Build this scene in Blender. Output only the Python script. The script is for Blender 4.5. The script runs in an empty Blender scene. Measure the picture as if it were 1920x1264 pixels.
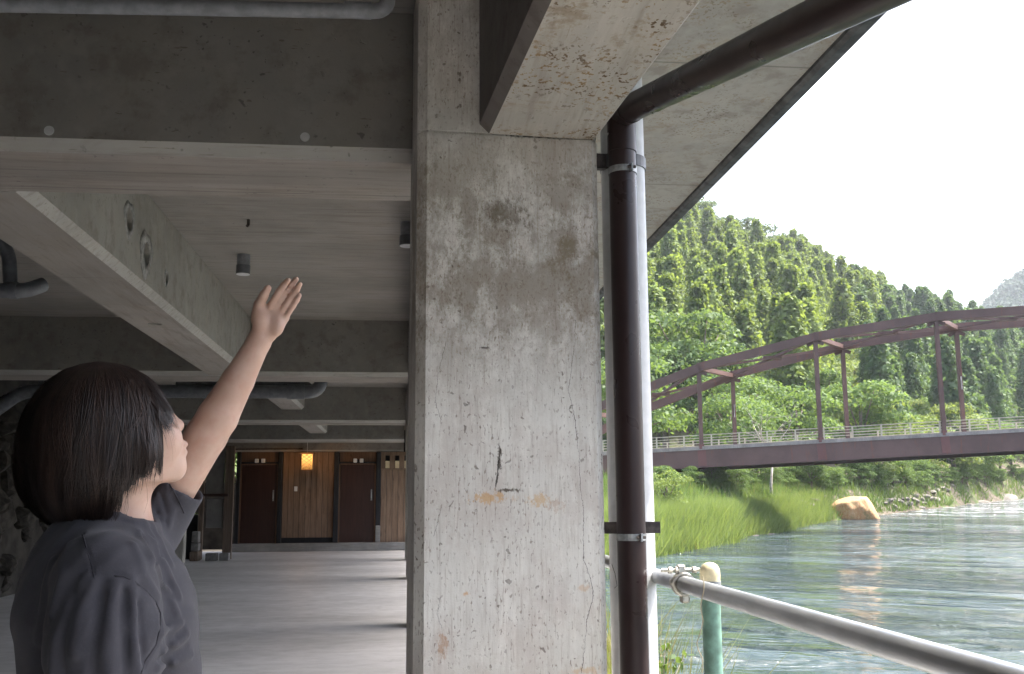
import bpy, bmesh, math, random
import numpy as np
from mathutils import Vector, Matrix

# ------------------------------------------------------------------ camera, sky, sun, exposure
scene = bpy.context.scene
COL = scene.collection
RAD = math.radians
CAM_LOC = np.array([0.0, 0.0, 1.35])
FOCAL = 1900.0 / 1920.0 * 36.0
PITCH, YAW, ROLL = RAD(9.12), RAD(6.23), RAD(0.37)

FW = np.array([math.sin(YAW) * math.cos(PITCH), math.cos(YAW) * math.cos(PITCH), math.sin(PITCH)])
_r0 = np.array([math.cos(YAW), -math.sin(YAW), 0.0])
_u0 = np.cross(_r0, FW)
RT = _r0 * math.cos(ROLL) - _u0 * math.sin(ROLL)
UP = _u0 * math.cos(ROLL) + _r0 * math.sin(ROLL)
HF = np.array([math.sin(YAW), math.cos(YAW), 0.0])      # horizontal forward
HR = _r0                                                # horizontal right

cam_data = bpy.data.cameras.new('camera')
cam = bpy.data.objects.new('camera', cam_data)
COL.objects.link(cam)
cam_data.lens = FOCAL
cam_data.sensor_width = 36.0
cam_data.clip_start = 0.05
cam_data.clip_end = 8000.0
m = Matrix.Identity(4)
for i in range(3):
    m[i][0], m[i][1], m[i][2], m[i][3] = RT[i], UP[i], -FW[i], CAM_LOC[i]
cam.matrix_world = m
scene.camera = cam

SUN_EL, SUN_AZ = RAD(62), RAD(78)                       # azimuth from +Y, positive to +X
world = bpy.data.worlds.new('World')
scene.world = world
world.use_nodes = True
wn = world.node_tree
bg = wn.nodes['Background']
sky = wn.nodes.new('ShaderNodeTexSky')
sky.sky_type = 'NISHITA'
sky.sun_disc = False
sky.sun_elevation = SUN_EL
sky.sun_rotation = SUN_AZ
sky.altitude = 100
sky.air_density = 1.0
sky.dust_density = 6.0
sky.ozone_density = 1.0
wn.links.new(sky.outputs[0], bg.inputs['Color'])
bg.inputs['Strength'].default_value = 0.15

sun_data = bpy.data.lights.new('sun', 'SUN')
sun_data.energy = 3.2
sun_data.angle = RAD(0.53)
sun_data.color = (1.0, 0.96, 0.90)
sun = bpy.data.objects.new('sun', sun_data)
COL.objects.link(sun)
sdir = Vector((math.sin(SUN_AZ) * math.cos(SUN_EL), math.cos(SUN_AZ) * math.cos(SUN_EL), math.sin(SUN_EL)))
sun.rotation_euler = sdir.to_track_quat('Z', 'Y').to_euler()
sun.location = (40, 20, 60)

vs = scene.view_settings
vs.view_transform = 'Standard'
vs.look = 'None'
vs.gamma = 1.0
vs.use_curve_mapping = False
vs.exposure = 2.3
vs.use_white_balance = True
vs.white_balance_temperature = 6500
vs.white_balance_tint = 10
cy = scene.cycles
cy.use_denoising = True
cy.max_bounces = 10
cy.diffuse_bounces = 6
cy.glossy_bounces = 4
cy.transmission_bounces = 4
cy.volume_bounces = 0
cy.sample_clamp_indirect = 3.0
cy.caustics_reflective = True
cy.blur_glossy = 1.0
cy.caustics_refractive = False

# ------------------------------------------------------------------ measuring helpers (photo pixel -> ray -> place in the world)
def ray(x, y):
    return FW + RT * (x - 960) / 1900.0 + UP * (632 - y) / 1900.0
def on(x, y, ax, v):
    d = ray(x, y)
    return CAM_LOC + d * ((v - CAM_LOC[ax]) / d[ax])
def dep(x, y, D):
    return CAM_LOC + ray(x, y) * D
WZ0, WSL = -2.6, 0.008
def water_z(x, y):
    return WZ0 + WSL * y + 0.024 * np.maximum(0, np.asarray(y) - 95.0)      # the bed climbs over the rapids
def onwater(x, y):
    d = ray(x, y); t = 10.0
    while t < 600:
        P = CAM_LOC + d * t
        if P[2] <= water_z(P[0], P[1]): break
        t += 0.25
    return CAM_LOC + d * t

# ------------------------------------------------------------------ object helpers
def link(o, parent=None):
    COL.objects.link(o)
    if parent is not None:
        o.parent = parent
    return o
def tag(o, label=None, cat=None, group=None, kind=None):
    if label: o['label'] = label
    if cat: o['category'] = cat
    if group: o['group'] = group
    if kind: o['kind'] = kind
    return o
def empty(name, loc=(0, 0, 0), rz=0.0):
    o = bpy.data.objects.new(name, None)
    o.empty_display_size = 0.2
    link(o)
    o.location = tuple(float(v) for v in loc)
    o.rotation_euler = (0, 0, rz)
    return o
def thing(name, label, cat, loc=(0, 0, 0), rz=0.0, group=None):
    return tag(empty(name, loc, rz), label, cat, group)
def mesh_np(name, V, F, mat=None, smooth=False):
    me = bpy.data.meshes.new(name)
    V = np.asarray(V, dtype=np.float32)
    if isinstance(F, np.ndarray):
        n, k = F.shape
        me.vertices.add(len(V)); me.vertices.foreach_set('co', V.ravel())
        me.loops.add(n * k); me.loops.foreach_set('vertex_index', F.astype(np.int32).ravel())
        me.polygons.add(n)
        me.polygons.foreach_set('loop_start', np.arange(0, n * k, k, dtype=np.int32))
        me.update(calc_edges=True)
    else:
        me.from_pydata([tuple(v) for v in V], [], F)
        me.update()
    if smooth:
        me.polygons.foreach_set('use_smooth', np.ones(len(me.polygons), dtype=bool))
    if mat: me.materials.append(mat)
    return me
def obj_me(name, me, parent=None, loc=None, rot=None, scale=None):
    o = bpy.data.objects.new(name, me)
    link(o, parent)
    if loc is not None: o.location = tuple(float(v) for v in loc)
    if rot is not None: o.rotation_euler = rot
    if scale is not None: o.scale = scale if hasattr(scale, '__len__') else (scale,) * 3
    return o
def bm_obj(name, bm, mat, parent=None, smooth=False, loc=None, rot=None):
    me = bpy.data.meshes.new(name)
    bm.normal_update()
    bm.to_mesh(me); bm.free()
    if smooth:
        for p in me.polygons: p.use_smooth = True
    me.materials.append(mat)
    return obj_me(name, me, parent, loc, rot)
def bm_box(bm, x0, x1, y0, y1, z0, z1, bevel=0.0, seg=1):
    vs_ = [bm.verts.new(p) for p in ((x0, y0, z0), (x1, y0, z0), (x1, y1, z0), (x0, y1, z0),
                                     (x0, y0, z1), (x1, y0, z1), (x1, y1, z1), (x0, y1, z1))]
    fs = [bm.faces.new([vs_[i] for i in f]) for f in ((0, 3, 2, 1), (4, 5, 6, 7), (0, 1, 5, 4), (1, 2, 6, 5), (2, 3, 7, 6), (3, 0, 4, 7))]
    if bevel > 0:
        es = list({e for f in fs for e in f.edges})
        bmesh.ops.bevel(bm, geom=es, offset=bevel, segments=seg, affect='EDGES', profile=0.5)
    return bm
def box(name, x0, x1, y0, y1, z0, z1, mat, parent=None, bevel=0.0, seg=1):
    bm = bmesh.new(); bm_box(bm, x0, x1, y0, y1, z0, z1, bevel, seg)
    return bm_obj(name, bm, mat, parent)
def prism(name, prof, a, b, mat, parent=None, axis='x', closed=True):
    """sweep a closed 2D profile along an axis; axis 'x': prof=(y,z), 'y': prof=(x,z), 'z': prof=(x,y)"""
    n = len(prof)
    def p3(q, t):
        return {'x': (t, q[0], q[1]), 'y': (q[0], t, q[1]), 'z': (q[0], q[1], t)}[axis]
    V = [p3(q, a) for q in prof] + [p3(q, b) for q in prof]
    F = [(i, (i + 1) % n, n + (i + 1) % n, n + i) for i in range(n)] + [tuple(range(n))[::-1], tuple(range(n, 2 * n))]
    bm = bmesh.new()
    vv = [bm.verts.new(v) for v in V]
    for f in F: bm.faces.new([vv[i] for i in f])
    bmesh.ops.recalc_face_normals(bm, faces=bm.faces[:])
    return bm_obj(name, bm, mat, parent)
def tube_np(P, r, n=12, cap=True):
    """tube along polyline P with radius r (scalar or list) -> verts, faces"""
    P = np.asarray(P, float); k = len(P)
    r = np.full(k, r) if np.isscalar(r) else np.asarray(r, float)
    T = np.gradient(P, axis=0); T /= np.linalg.norm(T, axis=1)[:, None] + 1e-12
    ref = np.array([0, 0, 1.0]) if abs(T[0][2]) < 0.9 else np.array([1.0, 0, 0])
    V = []; N = None
    for i in range(k):
        if N is None: N = np.cross(T[i], ref)
        N = N - T[i] * (N @ T[i]); N /= np.linalg.norm(N) + 1e-12
        B = np.cross(T[i], N)
        for j in range(n):
            a = 2 * math.pi * j / n
            V.append(P[i] + r[i] * (N * math.cos(a) + B * math.sin(a)))
    F = []
    for i in range(k - 1):
        for j in range(n):
            j2 = (j + 1) % n
            F.append((i * n + j, i * n + j2, (i + 1) * n + j2, (i + 1) * n + j))
    if cap:
        F.append(tuple(range(n))[::-1]); F.append(tuple(range((k - 1) * n, k * n)))
    return V, F
def tube(name, P, r, mat, parent=None, n=16, cap=True):
    V, F = tube_np(P, r, n, cap)
    me = mesh_np(name, V, F, mat, smooth=True)
    bm = bmesh.new(); bm.from_mesh(me); bmesh.ops.recalc_face_normals(bm, faces=bm.faces[:])
    for e in bm.edges:
        if len(e.link_faces) == 2 and e.link_faces[0].normal.angle(e.link_faces[1].normal, 0) > 0.9: e.smooth = False
    bm.to_mesh(me); bm.free()
    return obj_me(name, me, parent)
def arc_path(pts, rad=0.06, n=6):
    """round the corners of a polyline"""
    pts = [np.asarray(p, float) for p in pts]
    out = [pts[0]]
    for a, b, c in zip(pts, pts[1:], pts[2:]):
        u = (a - b) / np.linalg.norm(a - b); v = (c - b) / np.linalg.norm(c - b)
        p, q = b + u * rad, b + v * rad
        for i in range(n + 1):
            t = i / n
            out.append((1 - t) ** 2 * p + 2 * t * (1 - t) * b + t * t * q)
    out.append(pts[-1])
    return out
def copy_tree(o, parent=None):
    c = o.copy(); COL.objects.link(c); c.parent = parent
    for ch in list(o.children): copy_tree(ch, c)
    return c

# ------------------------------------------------------------------ material helpers
class NT:
    def __init__(s, name):
        s.mat = bpy.data.materials.new(name); s.mat.use_nodes = True
        s.t = s.mat.node_tree; s.t.nodes.clear()
        s.out = s.t.nodes.new('ShaderNodeOutputMaterial')
        s._pos = None; s._obj = None
    def n(s, typ, _props=None, **inp):
        nd = s.t.nodes.new('ShaderNode' + typ)
        for k, v in (_props or {}).items(): setattr(nd, k, v)
        for k, v in inp.items():
            key = int(k[1:]) if k[0] == 'i' and k[1:].isdigit() else k.replace('_', ' ')
            s.set(nd.inputs[key], v)
        return nd
    def set(s, sock, v):
        if isinstance(v, bpy.types.NodeSocket): s.t.links.new(v, sock)
        elif isinstance(v, (tuple, list)) and sock.type == 'RGBA' and len(v) == 3: sock.default_value = (*v, 1)
        else: sock.default_value = v
    def pos(s):
        if s._pos is None: s._pos = s.n('NewGeometry').outputs['Position']
        return s._pos
    def objc(s):
        if s._obj is None: s._obj = s.n('TexCoord').outputs['Object']
        return s._obj
    def mapv(s, v, scale=(1, 1, 1), loc=(0, 0, 0), rot=(0, 0, 0)):
        return s.n('Mapping', Vector=v, Scale=scale, Location=loc, Rotation=rot).outputs[0]
    def noise(s, v, scale, detail=3.0, rough=0.55, dist=0.0):
        return s.n('TexNoise', Vector=v, Scale=scale, Detail=detail, Roughness=rough, Distortion=dist).outputs[0]
    def math(s, op, a, b=0.0, c=0.0, clamp=False):
        nd = s.n('Math', {'operation': op, 'use_clamp': clamp}, i0=a, i1=b)
        s.set(nd.inputs[2], c)
        return nd.outputs[0]
    def ramp(s, v, lo, hi, a=0.0, b=1.0):
        nd = s.n('MapRange', {'interpolation_type': 'SMOOTHSTEP'}, Value=v)
        for k, x in zip((1, 2, 3, 4), (lo, hi, a, b)): s.set(nd.inputs[k], x)
        return nd.outputs[0]
    def mix(s, f, a, b, mode='MIX'):
        nd = s.n('Mix', {'data_type': 'RGBA', 'blend_type': mode})
        s.set(nd.inputs[0], f); s.set(nd.inputs[6], a); s.set(nd.inputs[7], b)
        return nd.outputs[2]
    def sep(s, v):
        return s.n('SeparateXYZ', Vector=v).outputs
    def bump(s, h, strength=0.3, dist=0.01, normal=None):
        nd = s.n('Bump', Strength=strength, Distance=dist, Height=h)
        if normal is not None: s.set(nd.inputs['Normal'], normal)
        return nd.outputs[0]
    def principled(s, **kw):
        return s.n('BsdfPrincipled', **kw)
    def done(s, shader):
        s.t.links.new(shader if isinstance(shader, bpy.types.NodeSocket) else shader.outputs[0], s.out.inputs['Surface'])
        return s.mat

def simple_mat(name, col, rough=0.5, metal=0.0, var=0.15, scale=12.0, bump=0.0, spec=0.5):
    t = NT(name)
    p = t.objc()
    nz = t.noise(p, scale, 4)
    c = t.mix(t.ramp(nz, 0.3, 0.7), tuple(v * (1 - var) for v in col), tuple(min(1, v * (1 + var)) for v in col))
    kw = dict(Base_Color=c, Roughness=t.ramp(t.noise(p, scale * 2.3, 3), 0.2, 0.8, max(0, rough - 0.1), min(1, rough + 0.1)), Metallic=metal)
    kw['Specular_IOR_Level'] = spec
    if bump: kw['Normal'] = t.bump(t.noise(p, scale * 6, 3), bump, 0.004)
    return t.done(t.principled(**kw))

def concrete_mat(name, base, warm=(0.0, 0.0, 0.0), streak='z', speck=0.5, boards=None, spots=0.0, rough=0.85, dark=0.62, joints=None):
    """weathered concrete: tonal clouds, formwork streaks, pits; boards = (axis, spacing) draws form-board lines"""
    t = NT(name)
    P = t.pos()
    big = t.noise(P, 0.9, 5, 0.6)
    mid = t.noise(P, 5.0, 5, 0.6)
    fine = t.noise(P, 70.0, 3, 0.6)
    sc = {'n': (3.5, 3.5, 3.5), 'z': (9, 9, 0.7), 'x': (0.8, 9, 9), 'y': (9, 0.8, 9)}[streak]
    st = t.noise(t.mapv(P, sc), 2.2, 5, 0.65)
    b = np.array(base)
    c = t.mix(t.ramp(big, 0.32, 0.68), tuple(b * dark), tuple(b * 1.08))
    c = t.mix(t.math('MULTIPLY', t.ramp(mid, 0.35, 0.75), 0.45), c, tuple(b * np.array([1.08, 1.02, 0.93])))
    c = t.mix(t.math('MULTIPLY', t.ramp(st, 0.48, 0.68), 0.6), c, tuple(b * np.array([0.62, 0.57, 0.53]) + np.array(warm)))
    dash = t.ramp(t.noise(t.mapv(P, tuple(v * 3.2 for v in (sc if streak != 'n' else (1.2, 5, 5))), (2, 5, 3)), 2.4, 3, 0.6), 0.66, 0.70)
    c = t.mix(t.math('MULTIPLY', dash, 0.6 * min(1.0, speck * 1.6)), c, tuple(b * np.array([0.42, 0.34, 0.26])))
    c = t.mix(t.math('MULTIPLY', t.ramp(t.noise(t.mapv(P, sc, (3, 7, 1)), 3.1, 4), 0.5, 0.7), 0.35), c, tuple(b * 1.2))
    pits = t.ramp(t.noise(P, 38.0, 2, 0.5), 0.66, 0.72)
    clus = t.ramp(t.noise(P, 2.3, 3), 0.42, 0.62)
    c = t.mix(t.math('MULTIPLY', t.math('MULTIPLY', pits, clus), speck), c, tuple(b * 0.28))
    h = t.math('ADD', t.math('MULTIPLY', fine, 0.25), t.math('MULTIPLY', pits, -0.8))
    h = t.math('ADD', h, t.math('MULTIPLY', st, 0.5))
    if spots:
        sp = t.ramp(t.noise(t.mapv(P, (1.0, 0.8, 1.0)), 62.0, 2, 0.55), 0.565, 0.62)
        cl = t.ramp(t.noise(P, 3.4, 5, 0.7), 0.40, 0.60)
        sp = t.math('MULTIPLY', t.math('MULTIPLY', sp, cl), spots)
        hue = t.mix(t.ramp(t.noise(P, 7.0, 2), 0.4, 0.6), (0.11, 0.068, 0.035), (0.27, 0.18, 0.09))
        c = t.mix(sp, c, hue)
        bl = t.math('MULTIPLY', t.ramp(t.noise(P, 5.0, 7, 0.75), 0.53, 0.66), 0.6 * spots)
        c = t.mix(bl, c, (0.24, 0.17, 0.10))
    if boards:
        ax, d = boards
        co = t.sep(P)[{'x': 0, 'y': 1, 'z': 2}[ax]]
        co = t.math('ADD', co, t.math('MULTIPLY', t.noise(P, 1.1, 2), 0.03))
        fr = t.math('FRACT', t.math('DIVIDE', co, d))
        idx = t.math('FLOOR', t.math('DIVIDE', co, d))
        ln = t.math('LESS_THAN', t.math('ABSOLUTE', t.math('SUBTRACT', fr, 0.5)), 0.012 / d * 0.35)
        ln = t.math('MULTIPLY', ln, t.ramp(t.noise(P, 2.0, 3), 0.35, 0.6))
        c = t.mix(t.math('MULTIPLY', ln, 0.6), c, tuple(b * 0.25))
        rv = t.n('TexWhiteNoise', {'noise_dimensions': '1D'}, W=idx).outputs[0]
        c = t.mix(t.math('MULTIPLY', rv, 0.42), c, tuple(b * 0.66))
        h = t.math('ADD', h, t.math('MULTIPLY', ln, -1.2))
    wet = t.ramp(t.noise(P, 0.75, 6, 0.72, 1.3), 0.56, 0.66)
    c = t.mix(t.math('MULTIPLY', wet, 0.28), c, tuple(b * np.array([0.66, 0.62, 0.58])))
    if joints:
        ax, d, off = joints
        co = t.math('ADD', t.sep(P)[{'x': 0, 'y': 1, 'z': 2}[ax]], off)
        fr = t.math('FRACT', t.math('DIVIDE', co, d))
        ln = t.math('LESS_THAN', t.math('ABSOLUTE', t.math('SUBTRACT', fr, 0.5)), 0.007 / d)
        c = t.mix(t.math('MULTIPLY', ln, 0.55), c, tuple(b * 0.3))
        h = t.math('ADD', h, t.math('MULTIPLY', ln, -1.0))
    return t.done(t.principled(Base_Color=c, Roughness=rough, Normal=t.bump(h, 0.45, 0.006), Specular_IOR_Level=0.3))
# ------------------------------------------------------------------ materials of the building
M = {}
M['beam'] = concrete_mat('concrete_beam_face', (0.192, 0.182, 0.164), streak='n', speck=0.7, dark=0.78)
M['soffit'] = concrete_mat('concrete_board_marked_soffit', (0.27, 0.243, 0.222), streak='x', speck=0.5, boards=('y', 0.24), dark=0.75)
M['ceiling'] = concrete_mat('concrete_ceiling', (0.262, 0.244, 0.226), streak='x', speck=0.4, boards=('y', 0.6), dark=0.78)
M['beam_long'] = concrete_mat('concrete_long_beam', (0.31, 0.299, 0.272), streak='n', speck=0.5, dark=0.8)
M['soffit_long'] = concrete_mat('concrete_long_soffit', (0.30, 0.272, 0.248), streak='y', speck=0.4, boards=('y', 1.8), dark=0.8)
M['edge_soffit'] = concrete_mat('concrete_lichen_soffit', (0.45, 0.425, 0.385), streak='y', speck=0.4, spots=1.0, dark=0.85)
M['overhang'] = concrete_mat('concrete_overhang', (0.40, 0.385, 0.36), streak='n', speck=0.15, spots=0.55, joints=('y', 1.8, 0.2), dark=0.85)
M['dark_edge'] = simple_mat('weathered_drip_edge', (0.07, 0.072, 0.075), 0.7, var=0.5, scale=9, bump=0.3)

def column_material():
    t = NT('concrete_column_weathered')
    O = t.objc(); x, y, z = t.sep(O)[0:3]
    b = np.array((0.62, 0.60, 0.555))
    big = t.noise(O, 2.2, 6, 0.62)
    c = t.mix(t.ramp(big, 0.3, 0.7), tuple(b * 0.90), tuple(b * 1.08))
    st = t.noise(t.mapv(O, (14, 14, 1.1)), 2.4, 6, 0.7)
    st2 = t.noise(t.mapv(O, (34, 34, 2.2), (3, 1, 5)), 2.2, 5, 0.7)
    c = t.mix(t.math('MULTIPLY', t.ramp(st, 0.5, 0.7), 0.26), c, (0.30, 0.262, 0.22))
    c = t.mix(t.math('MULTIPLY', t.ramp(st2, 0.54, 0.68), 0.34), c, (0.32, 0.27, 0.235))
    c = t.mix(t.math('MULTIPLY', t.ramp(t.noise(t.mapv(O, (11, 11, 1.4), (9, 2, 2)), 2.0, 5), 0.5, 0.7), 0.4), c, tuple(b * 1.24))
    # pinkish brown weathering bands
    pk = t.math('MULTIPLY', t.ramp(t.noise(t.mapv(O, (3, 3, 2.0), (5, 5, 9)), 1.7, 8, 0.78), 0.46, 0.62), 0.30)
    c = t.mix(pk, c, (0.38, 0.30, 0.265))
    # grimy upper half: a stain with its own ragged outline under the beam
    up = t.math('MULTIPLY', t.ramp(z, 1.55, 2.15), t.ramp(z, 2.70, 2.35, 0.45, 1.0))
    gr = t.ramp(t.noise(t.mapv(O, (2.6, 2.6, 1.7), (1, 1, 4)), 2.4, 10, 0.78), 0.36, 0.58)
    c = t.mix(t.math('MULTIPLY', t.math('MULTIPLY', up, gr), 0.80), c, (0.22, 0.185, 0.145))
    gn = t.math('MULTIPLY', t.ramp(t.noise(t.mapv(O, (1, 1, 0.8)), 7.0, 9, 0.8), 0.52, 0.64), t.math('MULTIPLY', up, 0.7))
    c = t.mix(gn, c, (0.15, 0.115, 0.065))
    # pits and short dark scratches
    pit = t.ramp(t.noise(t.mapv(O, (1, 1, 0.45)), 110.0, 2, 0.5), 0.60, 0.66)
    pcl = t.ramp(t.noise(O, 3.6, 5, 0.65), 0.36, 0.60, 0.12, 1.0)
    c = t.mix(t.math('MULTIPLY', t.math('MULTIPLY', pit, pcl), 0.62), c, (0.20, 0.155, 0.12))
    pit2 = t.ramp(t.noise(O, 34.0, 2, 0.5, 0.3), 0.675, 0.71)
    c = t.mix(t.math('MULTIPLY', pit2, t.math('MULTIPLY', pcl, 0.7)), c, (0.12, 0.095, 0.075))
    sp3 = t.math('MULTIPLY', t.ramp(t.noise(t.mapv(O, (1, 1, 0.5), (4, 4, 4)), 130.0, 3, 0.6), 0.54, 0.64), t.math('MULTIPLY', up, t.ramp(t.noise(O, 6.0, 5, 0.7), 0.34, 0.6)))
    c = t.mix(t.math('MULTIPLY', sp3, 0.6), c, (0.17, 0.125, 0.075))
    st3 = t.ramp(t.noise(t.mapv(O, (60, 60, 3.0), (7, 1, 5)), 2.2, 4, 0.7), 0.56, 0.66)
    c = t.mix(t.math('MULTIPLY', t.math('MULTIPLY', st3, pcl), 0.5), c, (0.27, 0.215, 0.17))
    h = t.math('MULTIPLY', pit, -1.0)
    h = t.math('ADD', h, t.math('MULTIPLY', pit2, -1.5))
    h = t.math('ADD', h, t.math('MULTIPLY', t.noise(O, 160, 3), 0.5))
    h = t.math('ADD', h, t.math('MULTIPLY', st, 0.8))
    # rust and spall patches
    def blob(cx, cz, sx, sz, amt, col, thr=0.45):
        dx = t.math('DIVIDE', t.math('SUBTRACT', x, cx), sx); dz = t.math('DIVIDE', t.math('SUBTRACT', z, cz), sz)
        d = t.math('SQRT', t.math('ADD', t.math('MULTIPLY', dx, dx), t.math('MULTIPLY', dz, dz)))
        d = t.math('ADD', d, t.math('MULTIPLY', t.math('SUBTRACT', t.noise(t.mapv(O, (1, 1, 0.6)), 60, 5, 0.75), 0.5), 4.2))
        d = t.math('ADD', d, t.math('MULTIPLY', t.math('SUBTRACT', t.noise(O, 19, 4, 0.7), 0.5), 2.2))
        return t.math('MULTIPLY', t.ramp(d, 1.05, 0.35), amt), col
    for px, py, sx, sz, amt, col in ((915, 933, 38, 12, 0.75, (0.52, 0.31, 0.13)), (1010, 937, 26, 12, 0.65, (0.55, 0.36, 0.17)),
                                     (1042, 945, 18, 14, 0.5, (0.40, 0.27, 0.19)), (829, 1208, 10, 28, 0.7, (0.40, 0.25, 0.16)),
                                     (873, 1113, 10, 4, 0.7, (0.55, 0.33, 0.16)), (1095, 1103, 16, 8, 0.5, (0.55, 0.37, 0.22)),
                                     (936, 862, 6, 24, 0.9, (0.085, 0.07, 0.055)), (955, 919, 22, 4, 0.9, (0.10, 0.08, 0.06)),
                                     (907, 652, 10, 3, 0.9, (0.07, 0.055, 0.05)), (1100, 1258, 35, 8, 0.6, (0.55, 0.38, 0.22)),
                                     (948, 400, 50, 30, 0.6, (0.10, 0.075, 0.045)), (1020, 250, 90, 12, 0.8, (0.06, 0.055, 0.05)),
                                     (975, 312, 5, 12, 0.7, (0.62, 0.6, 0.57))):
        xl, zl = col_local(px, py)
        k = 3.62 / 1900
        mk, cc = blob(xl, zl, sx * k, sz * k, amt, col)
        c = t.mix(mk, c, cc)
        if col[0] < 0.12: h = t.math('ADD', h, t.math('MULTIPLY', mk, -2.0))
    # cracks
    def crack(pts, w, amt):
        L = sorted([col_local(*p)[::-1] for p in pts])
        fc = t.n('FloatCurve'); cur = fc.mapping.curves[0]
        z0, z1 = L[0][0], L[-1][0]
        X = lambda v: v + 0.5
        pl = [((zz - z0) / (z1 - z0), X(xx)) for zz, xx in L]
        cur.points[0].location = pl[0]; cur.points[1].location = pl[-1]
        for q in pl[1:-1]: cur.points.new(*q)
        for q in cur.points: q.handle_type = 'VECTOR'
        fc.mapping.update()
        t.set(fc.inputs['Value'], t.ramp2(z, z0, z1))
        xc = t.math('SUBTRACT', fc.outputs[0], 0.5)
        j = t.math('MULTIPLY', t.math('SUBTRACT', t.noise(O, 22, 5, 0.75), 0.5), 0.022)
        d = t.math('ABSOLUTE', t.math('SUBTRACT', t.math('SUBTRACT', x, xc), j))
        wd = t.math('MULTIPLY', t.ramp(t.noise(O, 9, 3), 0.3, 0.7, 0.35, 1.3), w)
        mk = t.math('LESS_THAN', d, wd)
        inside = t.math('MULTIPLY', t.math('GREATER_THAN', z, z0), t.math('LESS_THAN', z, z1))
        return t.math('MULTIPLY', t.math('MULTIPLY', mk, inside), amt)
    t.ramp2 = lambda v, lo, hi: (lambda nd: nd.outputs[0])(t.n('MapRange', Value=v, i1=lo, i2=hi, i3=0.0, i4=1.0))
    for pts, w, amt in (([(1079, 600), (1078, 640), (1066, 734), (1075.6, 773), (1086, 852), (1088, 916), (1094, 956), (1094, 1050), (1107, 1084), (1113, 1119), (1100, 1163), (1098, 1198), (1090, 1262)], 0.0010, 0.8),
                        ([(938, 842), (935, 870), (932, 890), (930, 914)], 0.0030, 0.9),
                        ([(836, 640), (821, 704), (816, 753), (828, 788)], 0.0011, 0.6),
                        ([(826, 955), (818, 985), (813, 1006)], 0.0011, 0.6),
                        ([(826, 1120), (820, 1150), (828, 1180)], 0.0010, 0.4)):
        ck = crack(pts, w, amt)
        c = t.mix(ck, c, (0.05, 0.042, 0.036))
        h = t.math('ADD', h, t.math('MULTIPLY', ck, -2.5))
    return t.done(t.principled(Base_Color=c, Roughness=0.86, Normal=t.bump(h, 0.5, 0.004), Specular_IOR_Level=0.3))

COL_P = np.array([0.389, 3.61, 0.0]); COL_A = RAD(3.0)
def col_local(px, py):
    nrm = np.array([math.sin(COL_A), -math.cos(COL_A), 0]); d = ray(px, py)
    t_ = ((COL_P - CAM_LOC) @ nrm) / (d @ nrm)
    P = CAM_LOC + d * t_
    return float((P - COL_P) @ np.array([math.cos(COL_A), math.sin(COL_A), 0])), float(P[2])
M['column'] = column_material()

def floor_material():
    t = NT('concrete_floor_trowelled')
    P = t.pos()
    n1 = t.noise(t.mapv(P, (0.35, 1.0, 1.0)), 0.8, 6, 0.62, 0.4)
    n2 = t.noise(t.mapv(P, (1, 1.6, 1)), 4.0, 6, 0.65)
    c = t.mix(t.ramp(n1, 0.3, 0.7), (0.33, 0.326, 0.316), (0.475, 0.471, 0.460))
    c = t.mix(t.math('MULTIPLY', t.ramp(n2, 0.42, 0.72), 0.35), c, (0.30, 0.29, 0.27))
    c = t.mix(t.math('MULTIPLY', t.ramp(t.noise(P, 26, 2), 0.70, 0.76), 0.6), c, (0.12, 0.115, 0.105))
    c = t.mix(t.math('MULTIPLY', t.ramp(t.noise(P, 1.7, 5, 0.7, 1.2), 0.60, 0.72), 0.4), c, (0.24, 0.235, 0.225))
    r = t.ramp(n2, 0.3, 0.7, 0.42, 0.62)
    return t.done(t.principled(Base_Color=c, Roughness=r, Normal=t.bump(t.noise(P, 30, 4), 0.12, 0.004), Specular_IOR_Level=0.4))
M['floor'] = floor_material()

# ------------------------------------------------------------------ the building's structure
ZB, ZC = 2.70, 3.33
XL, XEDGE, XOVER = -9.0, 1.15, 1.93
fl = box('floor', XL, XEDGE, -13.0, 29.2, -0.30, 0.0, M['floor']); tag(fl, kind='structure')
cl = box('ceiling', XL, 0.75, -13.0, 29.6, ZC, ZC + 0.28, M['ceiling']); tag(cl, kind='structure')

def soffit_slot(o, mat):
    o.data.materials.append(mat)
    for p in o.data.polygons:
        if p.normal.z < -0.9: p.material_index = 1
    return o
M['chamfer'] = concrete_mat('concrete_smooth_arris', (0.36, 0.35, 0.325), streak='x', speck=0.5, dark=0.85)  # paler colour stands in for bounce light from the floor on the chamfers
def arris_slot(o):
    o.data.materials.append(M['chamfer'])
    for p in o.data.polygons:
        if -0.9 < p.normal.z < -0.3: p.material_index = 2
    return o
def cross_beam(yf, label, w=0.60, x0=XL, x1=0.06, zb=ZB, ch=0.048):
    prof = [(yf, ZC - 0.002), (yf, zb + ch), (yf + ch * 0.75, zb), (yf + w - ch * 0.75, zb), (yf + w, zb + ch), (yf + w, ZC - 0.002)]
    o = prism('concrete_beam', prof, x0, x1, M['beam'], axis='x')
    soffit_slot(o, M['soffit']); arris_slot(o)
    return tag(o, label, 'beam', 'concrete beams across the ceiling')
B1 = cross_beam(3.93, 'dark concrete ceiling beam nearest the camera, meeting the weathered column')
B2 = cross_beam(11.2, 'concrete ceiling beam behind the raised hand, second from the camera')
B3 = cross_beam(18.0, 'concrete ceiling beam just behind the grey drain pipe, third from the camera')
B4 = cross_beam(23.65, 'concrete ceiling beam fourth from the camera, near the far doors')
B5 = cross_beam(28.75, 'farthest concrete ceiling beam, right above the wooden wall and doors', w=0.5)
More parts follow.
